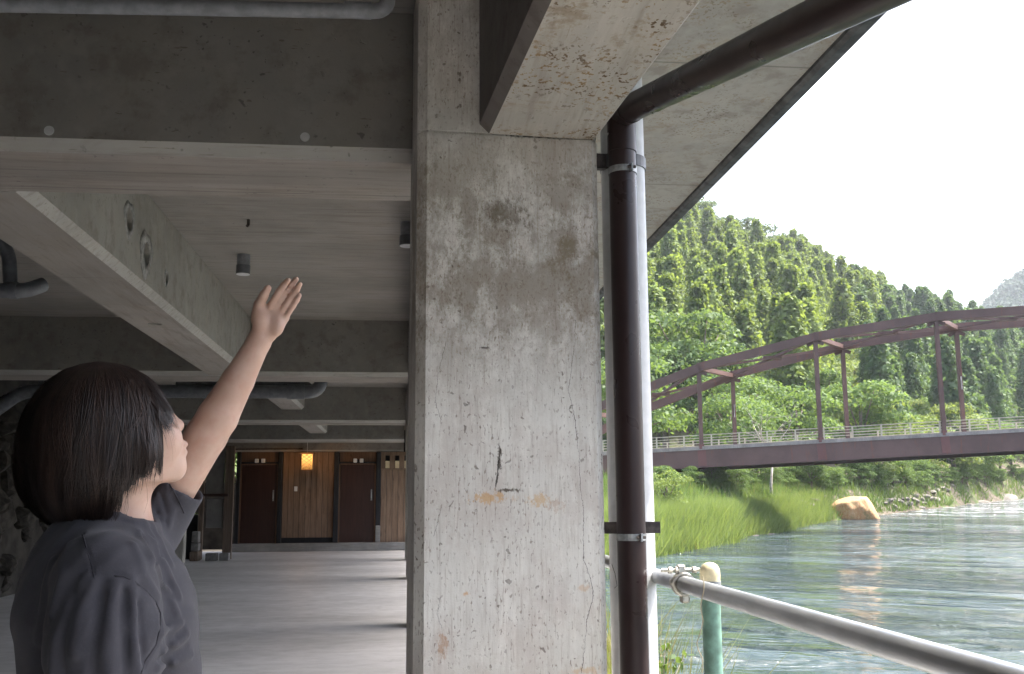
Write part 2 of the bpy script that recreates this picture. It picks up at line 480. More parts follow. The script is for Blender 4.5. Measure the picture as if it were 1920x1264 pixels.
# small round plugs in the face of the nearest beam
M['plug'] = simple_mat('pale_mortar', (0.42, 0.42, 0.41), 0.8, var=0.1)
for px, py in ((92, 245), (572, 257)):
    P = on(px, py, 1, 3.93)
    bm = bmesh.new(); bmesh.ops.create_cone(bm, cap_ends=True, segments=20, radius1=0.020, radius2=0.018, depth=0.006)
    bm_obj('form_tie_plug', bm, M['plug'], B1, loc=(P[0], 3.9285, P[2]), rot=(RAD(90), 0, 0))

def long_beam(name, x0, x1, y0, y1, zb, label, ch=0.045):
    prof = [(x0, ZC - 0.003), (x0, zb + ch), (x0 + ch, zb), (x1 - ch, zb), (x1, zb + ch), (x1, ZC - 0.003)]
    o = prism(name, prof, y0, y1, M['beam_long'], axis='y')
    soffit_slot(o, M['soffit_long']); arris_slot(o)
    return o
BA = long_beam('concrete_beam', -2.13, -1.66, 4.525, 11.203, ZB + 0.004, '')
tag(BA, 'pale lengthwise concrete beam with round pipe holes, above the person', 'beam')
# sleeve holes cut through the beam's side and underside
def drill(o, cyls):
    bm = bmesh.new()
    for p, ax, r, l in cyls:
        mat_ = Matrix.Translation(Vector(p)) @ (Matrix.Rotation(RAD(90), 4, 'Y') if ax == 'x' else Matrix.Identity(4))
        bmesh.ops.create_cone(bm, cap_ends=True, segments=28, radius1=r, radius2=r, depth=l, matrix=mat_)
    me = bpy.data.meshes.new('cut'); bm.to_mesh(me); bm.free()
    c = bpy.data.objects.new('cut', me); COL.objects.link(c)
    md = o.modifiers.new('holes', 'BOOLEAN'); md.operation = 'DIFFERENCE'; md.object = c; md.solver = 'EXACT'
    dg = bpy.context.evaluated_depsgraph_get()
    nm = bpy.data.meshes.new_from_object(o.evaluated_get(dg))
    o.modifiers.clear(); o.data = nm
    bpy.data.objects.remove(c)
hp = [on(242, 411, 0, -1.66), on(273, 476, 0, -1.66), on(312, 522, 0, -1.66)]
hs = on(290, 608, 2, ZB + 0.004)
drill(BA, [((-1.66, hp[0][1], hp[0][2]), 'x', 0.068, 0.5), ((-1.66, hp[1][1], hp[1][2]), 'x', 0.078, 0.5),
           ((-1.66, hp[2][1], hp[2][2]), 'x', 0.040, 0.3), ((hs[0], hs[1], ZB), 'z', 0.055, 0.3)])
M['sleeve'] = simple_mat('mortar_sleeve', (0.27, 0.265, 0.25), 0.9, var=0.3, scale=30, bump=0.6)
M['sleeve_pipe'] = simple_mat('dark_sleeve_pipe', (0.02, 0.02, 0.024), 0.7)  # black colour that paints the shade inside the drilled holes
def ring(name, c, r0, r1, l, mat, parent, ax='x', n=28):
    V, F = [], []
    for a in range(n):
        t_ = 2 * math.pi * a / n
        jr = 1 + 0.10 * math.sin(3 * t_ + c[1]) + 0.06 * math.sin(7 * t_)
        for r, h in ((r0, 0.0), (r0, l), (r1 * jr, l * 0.6), (r1 * jr, 0.0)):
            V.append((c[0] + h, c[1] + r * math.cos(t_), c[2] + r * math.sin(t_)))
    for a in range(n):
        b_ = (a + 1) % n
        for k in range(4): F.append((a * 4 + k, a * 4 + (k + 1) % 4, b_ * 4 + (k + 1) % 4, b_ * 4 + k))
    return obj_me(name, mesh_np(name, V, F, mat, True), parent)
ring('mortar_collar', (-1.661, hp[0][1], hp[0][2]), 0.069, 0.115, 0.006, M['sleeve'], BA)
ring('mortar_collar', (-1.661, hp[1][1], hp[1][2]), 0.079, 0.15, 0.012, M['sleeve'], BA)
ring('mortar_collar', (-1.661, hp[2][1], hp[2][2]), 0.041, 0.062, 0.005, M['sleeve'], BA)

for q_, r_ in zip(hp, (0.0685, 0.0785, 0.0405)):
    tube('sleeve', [(-1.75, q_[1], q_[2]), (-1.71, q_[1], q_[2])], r_, M['sleeve_pipe'], BA, 20)  # solid black plugs in place of shade in the hole depths
for (x0, x1, y0, y1, zb, lab) in ((-2.13, -1.70, 11.797, 18.003, 2.93, 'short shallow lengthwise concrete beam above the bend of the grey drain pipe'),
                                  (-2.13, -1.70, 18.597, 23.653, 2.88, 'small lengthwise concrete beam end above the lit lantern'),
                                  (-6.6, -6.1, 11.797, 18.003, 2.80, 'shadowed lengthwise concrete beam at far left behind the dark hair'),
                                  (-6.6, -6.1, 4.527, 11.203, 2.72, 'dim lengthwise concrete beam at the left picture edge')):
    tag(long_beam('concrete_beam', x0, x1, y0, y1, zb, lab), lab, 'beam')

# the weathered column
def column_mesh(name, w, d, z0, z1, ch, mat, groove=None):
    hw = w / 2
    prof = [(-hw + ch, 0), (hw - ch * 0.8, 0), (hw, ch * 0.8), (hw, d - ch), (hw - ch, d), (-hw + ch, d), (-hw, d - ch), (-hw, ch)]
    bm = bmesh.new()
    zs = [z0, z1] if not groove else [z0, groove - 0.006, groove - 0.004, groove + 0.004, groove + 0.006, z1]
    ins = [0] * len(zs)
    if groove: ins = [0, 0, 0.007, 0.007, 0, 0]
    rows = []
    for zz, s_ in zip(zs, ins):
        rows.append([bm.verts.new((x * (1 - s_ / hw), y + (s_ if y < d / 2 else -s_), zz)) for x, y in prof])
    n = len(prof)
    for a, b in zip(rows, rows[1:]):
        for i in range(n): bm.faces.new((a[i], a[(i + 1) % n], b[(i + 1) % n], b[i]))
    bm.faces.new(rows[0][::-1]); bm.faces.new(rows[-1])
    return bm_obj(name, bm, mat)
cc = column_mesh('concrete_column', 0.683, 0.46, 0.0, ZC - 0.004, 0.034, M['column'], groove=2.70)
cc.location = tuple(COL_P); cc.rotation_euler = (0, 0, COL_A)
tag(cc, 'large weathered pale concrete column with cracks and rust stains', 'column')

# beam running from the column towards the camera
bm = bmesh.new()
prof = [(-0.236, ZC - 0.004), (-0.236, 2.735), (-0.200, ZB), (0.200, ZB), (0.211, 2.711), (0.211, ZC - 0.004)]
rows = [[bm.verts.new((x, y, z)) for x, z in prof] for y in (0.004, -9.0)]
n = len(prof)
for i in range(n): bm.faces.new((rows[0][i], rows[0][(i + 1) % n], rows[1][(i + 1) % n], rows[1][i]))
bm.faces.new(rows[0]); bm.faces.new(rows[1][::-1])
bmesh.ops.recalc_face_normals(bm, faces=bm.faces[:])
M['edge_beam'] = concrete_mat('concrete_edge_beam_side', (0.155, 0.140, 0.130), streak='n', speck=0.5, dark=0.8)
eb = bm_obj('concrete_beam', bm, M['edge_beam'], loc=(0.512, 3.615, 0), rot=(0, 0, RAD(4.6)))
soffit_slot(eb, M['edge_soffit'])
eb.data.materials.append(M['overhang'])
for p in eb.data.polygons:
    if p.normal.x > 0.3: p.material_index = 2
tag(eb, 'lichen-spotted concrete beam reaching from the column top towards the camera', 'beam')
# row of edge columns and edge beam further along the river side
eb2 = prism('concrete_beam', [(0.10, ZC - 0.005), (0.10, ZB), (0.66, ZB), (0.66, ZC - 0.005)], 4.10, 29.3, M['beam'], axis='y')
tag(eb2, 'riverside edge beam hidden behind the big weathered column', 'beam')
for y0, lab in ((11.25, 'second'), (18.05, 'third'), (23.7, 'fourth')):
    o = box('concrete_column', 0.10, 0.66, y0, y0 + 0.5, 0, ZB - 0.003, M['beam_long'], bevel=0.03)
    tag(o, lab + ' column of the riverside row, hidden behind the big weathered column', 'column')

# overhanging slab on the river side
ov = empty('overhanging_slab', (1.3, 8, ZC)); tag(ov, 'pale concrete overhang with dark drip edge sloping across the sky', 'overhang')
ov.location = (0, 0, 0)
o = box('slab', 0.752, XOVER, -9.0, 29.6, ZC + 0.003, ZC + 0.20, M['overhang'], ov)
prism('drip_edge', [(XOVER - 0.055, ZC + 0.002), (XOVER - 0.055, ZC - 0.016), (XOVER - 0.035, ZC - 0.032), (XOVER + 0.012, ZC - 0.032), (XOVER + 0.012, ZC + 0.26), (XOVER + 0.003, ZC + 0.26), (XOVER + 0.003, ZC + 0.002)], -9.0, 29.6, M['dark_edge'], ov, axis='y')
# closing walls out of view; the back one is added to block rear light
M['wall'] = concrete_mat('concrete_plain_wall', (0.30, 0.29, 0.28), streak='z', speck=0.5)
for nm, a in (('wall_back', (XL, -0.4, -13.3, -13.0, 0, ZC)), ('wall_left', (XL - 0.3, XL, -13.0, 29.2, -0.3, ZC)),):
    tag(box(nm, *a, M['wall']), kind='structure')
# storey above: keeps the sun out, as the real building does
tag(box('building_upper_storey', XL, 0.74, -13, 29.6, ZC + 0.285, ZC + 3.3, M['wall']), 'plain concrete storey above the undercroft ceiling', 'building')
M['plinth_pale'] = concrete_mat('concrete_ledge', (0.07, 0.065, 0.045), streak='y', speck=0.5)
# retaining wall below the floor edge
rw = box('retaining_wall', XEDGE + 0.004, 1.92, -13, 60, -4.2, -0.12, M['plinth_pale']); tag(rw, 'concrete retaining wall dropping from the floor edge to the river', 'wall')

# ------------------------------------------------------------------ pipes
def pipe_mat(name, col, rough, var=0.2, spec=0.5, scale=18):
    return simple_mat(name, col, rough, 0.0, var, scale, 0.0, spec)
M['brown_pipe'] = pipe_mat('brown_plastic_pipe', (0.030, 0.019, 0.019), 0.33, 0.04, 0.28, 3)
M['grey_pipe'] = pipe_mat('pale_grey_plastic_pipe', (0.50, 0.51, 0.52), 0.45, 0.08)
M['drain'] = pipe_mat('dark_grey_drain_pipe', (0.10, 0.105, 0.115), 0.45)
M['drain_light'] = pipe_mat('grey_drain_pipe', (0.20, 0.205, 0.22), 0.45)
M['galv'] = simple_mat('galvanised_steel', (0.42, 0.43, 0.44), 0.40, 0.85, 0.10, 6, 0.03)
M['galv_dull'] = simple_mat('dull_clamp_steel', (0.30, 0.31, 0.31), 0.5, 0.7, 0.3, 30, 0.1)
M['bracket'] = simple_mat('dark_rusty_bracket', (0.055, 0.045, 0.042), 0.65, 0.2, 0.5, 30, 0.3)

D1 = 3.72
pb = dep(1189, 1264, D1); pt_ = dep(1166, 240, D1)
bx_, by_ = (pb[0] + pt_[0]) / 2, (pb[1] + pt_[1]) / 2
R1 = 26.5 / 1900 * D1
bp = thing('brown_downpipe', 'glossy dark brown downpipe with an elbow, in front of the column edge', 'pipe', (bx_, by_, 0))
zt = on(1166, 212, 1, by_)[2]
top_end = dep(1688, -40, 2.12)
S = np.array([bx_, by_, 0.0]); loc0 = np.array([bx_, by_, 0.0])
path = [np.array([bx_, by_, -0.6]) - loc0, np.array([bx_, by_, zt - 0.16]) - loc0]
tube('pipe', path, R1, M['brown_pipe'], bp, 28)
E0 = np.array([bx_, by_, zt]); dirv = (top_end - E0) / np.linalg.norm(top_end - E0)
el = [np.array([bx_, by_, zt - 0.16]), np.array([bx_, by_, zt - 0.005]), E0 + dirv * 0.03, E0 + dirv * 0.20]
el = arc_path([el[0], E0 + np.array([0, 0, 0.0]), E0 + dirv * 0.12], 0.030, 3)
elb = tube('elbow', [p - loc0 for p in el], R1 * 1.07, M['brown_pipe'], bp, 28)
tube('inclined_pipe', [E0 + dirv * 0.08 - loc0, top_end + dirv * 0.5 - loc0], R1, M['brown_pipe'], bp, 28)
# paler pipe right behind it
D2 = 3.90
gb = dep(1191, 1264, D2); gt = dep(1166, 250, D2)
gx, gy = (gb[0] + gt[0]) / 2 , (gb[1] + gt[1]) / 2
R2 = 42.0 / 1900 * D2
gp = thing('grey_downpipe', 'wide pale grey downpipe standing right behind the brown one', 'pipe', (gx, gy, 0))
tube('pipe', [(0, 0, -0.8), (0, 0, ZC + 0.002)], R2, M['grey_pipe'], gp, 32)
# pipe clamps
def band(name, c, r, h, th, mat, parent, n=28, a0=0, a1=360):
    V, F = [], []
    k = n + 1
    for i in range(k):
        a = RAD(a0 + (a1 - a0) * i / n)
        for rr, zz in ((r, -h / 2), (r + th, -h / 2), (r + th, h / 2), (r, h / 2)):
            V.append((c[0] + rr * math.cos(a), c[1] + rr * math.sin(a), c[2] + zz))
    for i in range(n):
        for j in range(4): F.append((i * 4 + j, (i + 1) * 4 + j, (i + 1) * 4 + (j + 1) % 4, i * 4 + (j + 1) % 4))
    return obj_me(name, mesh_np(name, V, F, mat), parent)
for py in (1007, 322):
    z_ = on(1180, py, 1, by_)[2]
    b1 = band('clamp_band', (0, 0, z_), R1, 0.024, 0.003, M['galv_dull'], bp)
    bm = bmesh.new(); bm_box(bm, -0.003, 0.003, -0.012, 0.012, -0.014, 0.014)
    bm_obj('clamp_lug', bm, M['galv'], b1, loc=(0.45 * R1, -math.sqrt(1 - 0.2025) * R1 - 0.010, z_))
    bm = bmesh.new(); bmesh.ops.create_cone(bm, cap_ends=True, segments=6, radius1=0.006, radius2=0.006, depth=0.03)
    bm_obj('clamp_bolt', bm, M['bracket'], b1, loc=(0.45 * R1, -math.sqrt(1 - 0.2025) * R1 - 0.012, z_), rot=(0, RAD(90), 0))
zl_ = on(1180, 988, 1, gy)[2]
box('bracket', -0.130, 0.086, -R2 - 0.012, -R2 - 0.004, zl_ - 0.021, zl_ + 0.021, M['bracket'], gp)
zu_ = on(1200, 312, 1, gy)[2]
band('clamp_band', (0, 0, zu_), R2, 0.045, 0.006, M['drain'], gp)
box('bracket', -0.135, -R2 + 0.02, -R2 * 0.6, -R2 * 0.6 + 0.03, zu_ - 0.03, zu_ + 0.03, M['bracket'], gp)
# bit of wire hanging by the pipes
Pw = [dep(1147, 1058, 3.66), dep(1153, 1075, 3.65), dep(1157, 1098, 3.65), dep(1152, 1103, 3.65)]
tag(tube('loose_wire', Pw, 0.0012, M['bracket'], None, 6), 'thin dark loose wire bent beside the brown downpipe', 'wire')

def pipe_thing(name, label, pts, r, mat, rad, sockets=(), n=18):
    pts = [np.asarray(p, float) for p in pts]
    base = pts[0].copy()
    t_ = thing(name, label, 'pipe', base)
    ap = arc_path([p - base for p in pts], rad, 6) if len(pts) > 2 else [p - base for p in pts]
    tube('pipe', ap, r, mat, t_, n)
    for a, b in sockets: tube('socket', [np.asarray(a) - base, np.asarray(b) - base], r * 1.13, mat, t_, n)
    return t_
Y0 = 3.55
q = [on(-120, 6, 1, Y0), on(727, 22, 1, Y0), None]
q[2] = q[1] + np.array([0.0, 0.02, 0.25]); q[1] = q[1]
q[2][2] = min(q[2][2], ZC)
pipe_thing('drain_pipe', 'dark grey pipe hung along the ceiling at the top picture edge', q, 0.028, M['drain_light'], 0.055,
           [(q[1] + np.array([-0.16, 0, 0]), q[1] + np.array([-0.06, 0, 0]))])
Yp = 13.2
a = [on(-40, 790, 1, Yp), on(5, 760, 1, Yp), on(42, 735, 1, Yp), on(601, 733, 1, Yp)]
zz = (a[2][2] + a[3][2]) / 2
a[2][2] = a[3][2] = zz
a.append(a[3] + np.array([0.02, 0.1, 0.42])); a[4][2] = ZC
pipe_thing('drain_pipe', 'thick dark grey drain pipe behind the head, bending up into the ceiling', a, 0.085, M['drain'], 0.17,
           [(a[3] + np.array([-1.10, 0, 0]), a[3] + np.array([-1.02, 0, 0])), (a[3] + np.array([-0.42, 0, 0]), a[3] + np.array([-0.20, 0, 0]))])
b = [on(330, 721, 1, Yp + 0.1), on(575, 719, 1, Yp + 0.1), on(592, 735, 1, Yp - 0.03)]
pipe_thing('drain_pipe', 'thin grey branch pipe just above the thick drain pipe', b, 0.034, M['drain'], 0.06)
hz = on(78, 716, 1, Yp)
tag(box('pipe_hanger', hz[0] - 0.03, hz[0] + 0.03, Yp - 0.02, Yp + 0.02, zz + 0.05, ZC, M['drain']), 'dark steel hanger holding the thick drain pipe behind the hair', 'hanger')
Yq = 6.4
c3 = [on(-30, 405, 1, Yq), on(17, 478, 1, Yq), on(20, 541, 1, Yq)]
pipe_thing('drain_pipe', 'dark upright drain pipe at the left picture edge under the beam', c3, 0.042, M['drain'], 0.05)
c4 = [on(-60, 545, 1, Yq - 0.05), on(50, 545, 1, Yq - 0.05), on(80, 534, 1, Yq + 0.05)]
pipe_thing('drain_pipe', 'dark ribbed pipe end pointing right at the left picture edge', c4, 0.046, M['drain'], 0.05,
           [(c4[0], c4[0] + np.array([0.15, 0, 0])), (c4[1] + np.array([-0.10, 0, 0]), c4[1] + np.array([-0.05, 0, 0]))])
# pipe stubs and a hook in the ceiling
def stub(px, py_top, py_bot, r, label, h=0.12, y=None):
    P = on(px, py_top, 2, ZC)
    t_ = thing('pipe_stub', label, 'pipe stub', (P[0], P[1], ZC - h))
    tube('pipe', [(0, 0, 0.05), (0, 0, h + 0.01)], r, M['drain_light'], t_, 20)
    cp = tube('cap', [(0, 0, 0.0), (0, 0, 0.07)], r * 1.10, M['drain'], t_, 20)
    tube('cap_disc', [(0, 0, -0.004), (0, 0, 0.004)], r * 1.02, M['grey_pipe'], cp, 20)
    return t_
stub(457, 478, 515, 0.052, 'short grey pipe stub poking from the ceiling near the fingertips', 0.16)
stub(765, 418, 470, 0.055, 'dark pipe stub with pale end cap beside the column edge', 0.17)
Ph = on(466, 412, 2, ZC)
tag(tube('ceiling_hook', [(Ph[0], Ph[1], ZC + 0.01), (Ph[0], Ph[1], ZC - 0.035), (Ph[0] - 0.008, Ph[1] - 0.01, ZC - 0.05)], 0.011, M['bracket'], None, 8), 'small black hook screwed into the board-marked ceiling', 'hook')

# ------------------------------------------------------------------ guardrail by the river
gr = thing('guardrail', 'galvanised steel pipe guardrail on a green post above the river', 'guardrail', (0.95, 3.2, 0))
XR = 0.95; zr = 1.065
tube('rail', [(0, -6.0, zr), (0, 25.0, zr)], 0.0275, M['galv'], gr, 24)
M['green'] = simple_mat('weathered_green_paint', (0.15, 0.27, 0.21), 0.5, 0.0, 0.30, 22, 0.15)
M['yellow_cap'] = simple_mat('yellowed_plastic_cap', (0.62, 0.54, 0.34), 0.4, 0.0, 0.15, 40)
def rail_post(y, zt_=1.11):
    p_ = tube('post', [(0.088, y, -0.25), (0.088, y, zt_ - 0.02)], 0.0315, M['green'], gr, 22)
    V, F = [], []
    prof = [(0.0335, -0.022), (0.0345, 0.0), (0.033, 0.018), (0.026, 0.032), (0.013, 0.040), (0.0005, 0.042)]
    n = 20
    for r, z in prof:
        for j in range(n): V.append((0.088 + r * math.cos(2 * math.pi * j / n), y + r * math.sin(2 * math.pi * j / n), zt_ + z))
    for i in range(len(prof) - 1):
        for j in range(n): F.append((i * n + j, i * n + (j + 1) % n, (i + 1) * n + (j + 1) % n, (i + 1) * n + j))
    obj_me('post_cap', mesh_np('post_cap', V, F, M['yellow_cap'], True), p_)
    band('collar', (0.088, y, zt_ - 0.045), 0.0315, 0.05, 0.004, M['galv_dull'], p_)
    return p_
Pp = on(1332, 1100, 0, XR + 0.088); ypost = Pp[1] - 3.2
for k in range(-2, 4): rail_post(ypost + k * 2.7, on(1332, 1078, 0, XR + 0.088)[2])
# swivel clamp of two steel jaws with bolts
Pc = on(1281, 1098, 0, XR); yc = Pc[1] - 3.2
cb = bpy.data.objects.new('rail_clamp', None); link(cb, gr); cb.location = (0, yc, zr)
V, F = [], []
n = 24
for i in range(n):
    a = 2 * math.pi * i / n
    rr = 0.0285; th = 0.011 + (0.006 if i % 12 in (0, 11) else 0)
    for r, h in ((rr, -0.016), (rr + th, -0.016), (rr + th * 1.2, 0), (rr + th, 0.016), (rr, 0.016)):
        V.append((r * math.cos(a), h, r * math.sin(a)))
for i in range(n):
    for j in range(5): F.append((i * 5 + j, i * 5 + (j + 1) % 5, ((i + 1) % n) * 5 + (j + 1) % 5, ((i + 1) % n) * 5 + j))
M['clamp'] = simple_mat('zinc_clamp', (0.50, 0.48, 0.42), 0.45, 0.75, 0.35, 40, 0.3)
obj_me('clamp_jaw', mesh_np('clamp_jaw', V, F, M['clamp'], True), cb)
tube('clamp_bolt', [(-0.075, -0.005, 0.047), (0.055, -0.005, 0.047)], 0.0065, M['clamp'], cb, 8)
for x_, w_ in ((-0.045, 0.012), (-0.024, 0.008), (0.038, 0.012)):
    tube('nut', [(x_ - w_ / 2, -0.005, 0.047), (x_ + w_ / 2, -0.005, 0.047)], 0.0125, M['clamp'], cb, 6)
bm = bmesh.new(); bm_box(bm, -0.02, 0.006, -0.014, 0.014, 0.034, 0.064, 0.004)
bm_obj('clamp_lug', bm, M['clamp'], cb)
bm = bmesh.new(); bm_box(bm, -0.012, 0.020, -0.014, 0.014, -0.062, -0.034, 0.006)
bm_obj('clamp_lug', bm, M['clamp'], cb)
tube('clamp_bar', [(0.03, 0, 0.0), (0.075, 0.03, 0.0)], 0.010, M['clamp'], cb, 8)
M['tendril'] = simple_mat('dry_tendril', (0.42, 0.36, 0.24), 0.8)
tp = [dep(1317, 1080 + 14 * i, 3.06) + np.array([0.004 * math.sin(i * 1.3), 0, 0]) for i in range(14)]
tp = [p + RT * dx_ for p, dx_ in zip(tp, (0, .001, .002, .001, -.002, -.003, -.002, -.004, -.006, -.014, -.013, -.004, 0, .002))]
tag(tube('dry_vine', tp, 0.0016, M['tendril'], None, 5), 'thin dry vine tendril hanging along the green post', 'vine')
# ------------------------------------------------------------------ far wooden wall with doors
YW = 28.72
def wx(px, y=YW): return float(on(px, 940, 1, y)[0])
def wz(py, y=YW): return float(on(600, py, 1, y)[2])
def wood_mat(name, a, b, rough=0.6, spec=0.3):
    t = NT(name)
    O = t.objc()
    rnd = t.n('ObjectInfo').outputs['Random']
    off = t.n('VectorMath', {'operation': 'ADD'}, i0=O, i1=t.n('CombineXYZ', X=t.math('MULTIPLY', rnd, 37.0), Y=0.0, Z=t.math('MULTIPLY', rnd, 11.0)).outputs[0]).outputs[0]
    g = t.noise(t.mapv(off, (14, 14, 0.9)), 2.0, 6, 0.65, 0.5)
    kn = t.ramp(t.noise(t.mapv(off, (3, 3, 1.2)), 2.0, 3, 0.5, 1.0), 0.62, 0.74)
    c = t.mix(t.ramp(g, 0.3, 0.7), a, b)
    c = t.mix(t.math('MULTIPLY', kn, 0.6), c, tuple(np.array(a) * 0.5))
    c = t.mix(t.math('MULTIPLY', rnd, 0.35), c, tuple(np.array(a) * 0.8))
    return t.done(t.principled(Base_Color=c, Roughness=rough, Specular_IOR_Level=spec, Normal=t.bump(g, 0.25, 0.003)))
M['plank'] = wood_mat('cedar_plank', (0.125, 0.080, 0.052), (0.23, 0.155, 0.105))
M['door'] = wood_mat('dark_red_brown_door', (0.026, 0.011, 0.008), (0.046, 0.019, 0.013), 0.42, 0.4)
M['black_wood'] = wood_mat('black_stained_timber', (0.010, 0.011, 0.013), (0.022, 0.022, 0.024), 0.5)
M['brown_board'] = wood_mat('brown_header_board', (0.10, 0.055, 0.032), (0.17, 0.10, 0.06))
M['plinth'] = concrete_mat('concrete_plinth', (0.26, 0.255, 0.245), streak='x', speck=0.4)
M['white_plastic'] = simple_mat('white_plastic', (0.62, 0.62, 0.60), 0.4, 0, 0.05)
M['cream'] = simple_mat('cream_board', (0.62, 0.50, 0.30), 0.6, 0, 0.1)
zp = wz(1018); ztop = ZB - 0.006
pl = box('plinth', wx(440), 0.6, YW - 0.22, YW + 0.4, 0.0, zp, M['plinth'], bevel=0.01)
tag(pl, 'low grey concrete plinth under the doors and wooden wall', 'plinth')

def door(px0, px1, pytop, label):
    t_ = thing('door', label, 'door', (wx((px0 + px1) / 2), YW, zp))
    hw = (wx(px1) - wx(px0)) / 2; h = wz(pytop) - zp
    box('door_leaf', -hw + 0.02, hw - 0.02, 0.02, 0.07, 0.004, h - 0.02, M['door'], t_, 0.004)
    for s_ in (-1, 1): box('door_frame', s_ * hw - 0.022, s_ * hw + 0.018, -0.012, 0.09, 0.002, h, M['brown_board'], t_)
    box('door_frame', -hw + 0.02, hw - 0.024, -0.010, 0.088, h - 0.018, h + 0.015, M['brown_board'], t_)
    k = tube('handle', [(hw - 0.10, -0.035, h * 0.56), (hw - 0.10, -0.035, h * 0.64)], 0.012, M['galv'], t_, 10)
    box('handle_plate', hw - 0.12, hw - 0.08, 0.008, 0.019, h * 0.53, h * 0.67, M['galv_dull'], k)
    return t_
door(450, 519, 870, 'dark brown door left of the lit lantern, deep in shadow')
door(636, 703, 870, 'reddish brown door right of the lit lantern, partly lit')
for px0, px1, zb_, lab in ((442, 449.0, None, 'black timber post at the left end of the far wall'), (520.5, 528.5, None, 'black timber post right of the shadowed door'),
                         (625.5, 634.5, None, 'black timber post left of the reddish door'), (705, 713, wz(986), 'black timber post on a stone foot right of the reddish door')):
    o = box('timber_post', wx(px0), wx(px1), YW - 0.06, YW + 0.12, zp if zb_ is None else zb_, ztop, M['black_wood'], bevel=0.006)
    tag(o, lab, 'post')
    if zb_ is not None:
        tag(box('stone_foot', wx(704.6), wx(713.4), YW - 0.08, YW + 0.12, zp, zb_ - 0.002, M['plinth'], bevel=0.01), 'grey stone foot under the rightmost black timber post', 'stone')
for px0, px1, lab in ((450, 519.5, 'brown board panel above the shadowed door'), (635.5, 704, 'brown board panel above the reddish door')):
    hd = thing('door_header', lab, 'panel', (wx(px0), YW, wz(868)))
    w_ = wx(px1) - wx(px0)
    box('header_board', 0, w_, 0.03, 0.07, 0.03, ztop - wz(868), M['brown_board'], hd)
    box('header_rail', 0, w_, -0.02, 0.07, -0.02, 0.028, M['black_wood'], hd)
    xm = wx((px0 + px1) / 2 + 3) - wx(px0)
for pxs, lab in (((480, 492), 'pair of small white lamps above the shadowed door'), ((665, 677), 'pair of small white lamps above the reddish door')):
    t_ = thing('twin_lamp', lab, 'lamp', (wx(sum(pxs) / 2), YW - 0.02, wz(864)))
    box('mount', -0.16, 0.16, -0.03, 0.04, -0.035, 0.035, M['black_wood'], t_)
    for px in pxs:
        x_ = wx(px) - wx(sum(pxs) / 2)
        box('lamp_head', x_ - 0.05, x_ + 0.05, -0.12, -0.032, -0.055, 0.055, M['white_plastic'], t_, 0.012)
# plank walls, every plank a piece of its own
def plank_wall(px0, px1, n, z0, z1, label):
    t_ = thing('plank_wall', label, 'wooden wall', (wx(px0), YW, z0))
    w_ = (wx(px1) - wx(px0)) / n
    rr = random.Random(int(px0))
    for i in range(n):
        d_ = rr.uniform(0, 0.012)
        box('plank', i * w_ + 0.004, (i + 1) * w_ - 0.004, 0.012 + d_, 0.045, 0, z1 - z0, M['plank'], t_, 0.004)
    box('backing', 0.0, n * w_, 0.046, 0.08, 0.002, z1 - z0 - 0.002, M['black_wood'], t_)
    return t_
w1 = plank_wall(529, 625, 9, wz(1008), ztop, 'cedar plank wall between the two doors, lit by the lantern')
box('kick_board', 0.0, wx(625) - wx(529), 0.05, 0.09, zp - wz(1008), -0.002, M['black_wood'], w1)
w2 = plank_wall(713.5, 800, 8, zp + 0.002, wz(881), 'pale plank wall beside the column, below the slatted opening')
tr = box('top_rail', 0.0, wx(800) - wx(713.5), -0.02, 0.09, wz(881) - zp, wz(879) - zp, M['plank'], w2)
sl = thing('slatted_opening', 'row of brown slats with dark gaps above the pale plank wall', 'slats', (wx(713.5), YW, wz(879)))
H_ = ztop - wz(879)
edges = [713.5, 721.5, 730, 740, 748, 757.5, 765, 775, 783, 793, 800]
for i in range(0, len(edges) - 1, 2):
    box('slat', wx(edges[i]) - wx(713.5), wx(edges[i + 1]) - wx(713.5), 0.0, 0.05, 0.003, H_ - 0.1, M['plank'], sl)
box('top_board', 0, wx(800) - wx(713.5), 0.0, 0.05, H_ - 0.098, H_, M['plank'], sl)
for i in range(1, len(edges) - 1, 2):
    box('cream_infill', wx(edges[i]) - wx(713.5) + 0.003, wx(edges[i + 1]) - wx(713.5) - 0.003, 0.02, 0.06, 0.01, wz(864.5) - wz(879), M['cream'], sl)
sw = box('light_switch', wx(551), wx(557), YW - 0.004, YW + 0.011, wz(921), wz(912), M['white_plastic'], bevel=0.003); tag(sw, 'small white light switch plate on the cedar planks', 'switch')
# dark room behind the slats
tag(box('wall_far', wx(442), 0.6, YW + 0.42, YW + 0.6, 0, ZC, M['black_wood']), kind='structure')

# lit lantern
lt = thing('lantern', 'glowing orange lattice lantern hanging in front of the cedar planks', 'lantern', (wx(576), YW - 0.34, wz(882)))
lh = wz(851) - wz(882); lw = (wx(586.5) - wx(565.6)) / 2 * 0.88
t = NT('lit_paper_shade'); nz = t.noise(t.objc(), 6, 2)
lay = t.n('Emission', Color=(1.0, 0.46, 0.11), Strength=t.ramp(t.sep(t.objc())[2], 0.0, lh * 0.75, 0.10, 0.42))
M['shade'] = t.done(lay)
M['lattice'] = simple_mat('dark_lattice', (0.10, 0.05, 0.02), 0.6)
box('shade', -lw, lw, -lw, lw, 0.02, lh - 0.03, M['shade'], lt)
box('cap', -lw - 0.05, lw + 0.05, -lw - 0.05, lw + 0.05, lh - 0.028, lh + 0.012, M['lattice'], lt)
box('base', -lw - 0.01, lw + 0.01, -lw - 0.01, lw + 0.01, 0.0, 0.018, M['lattice'], lt)
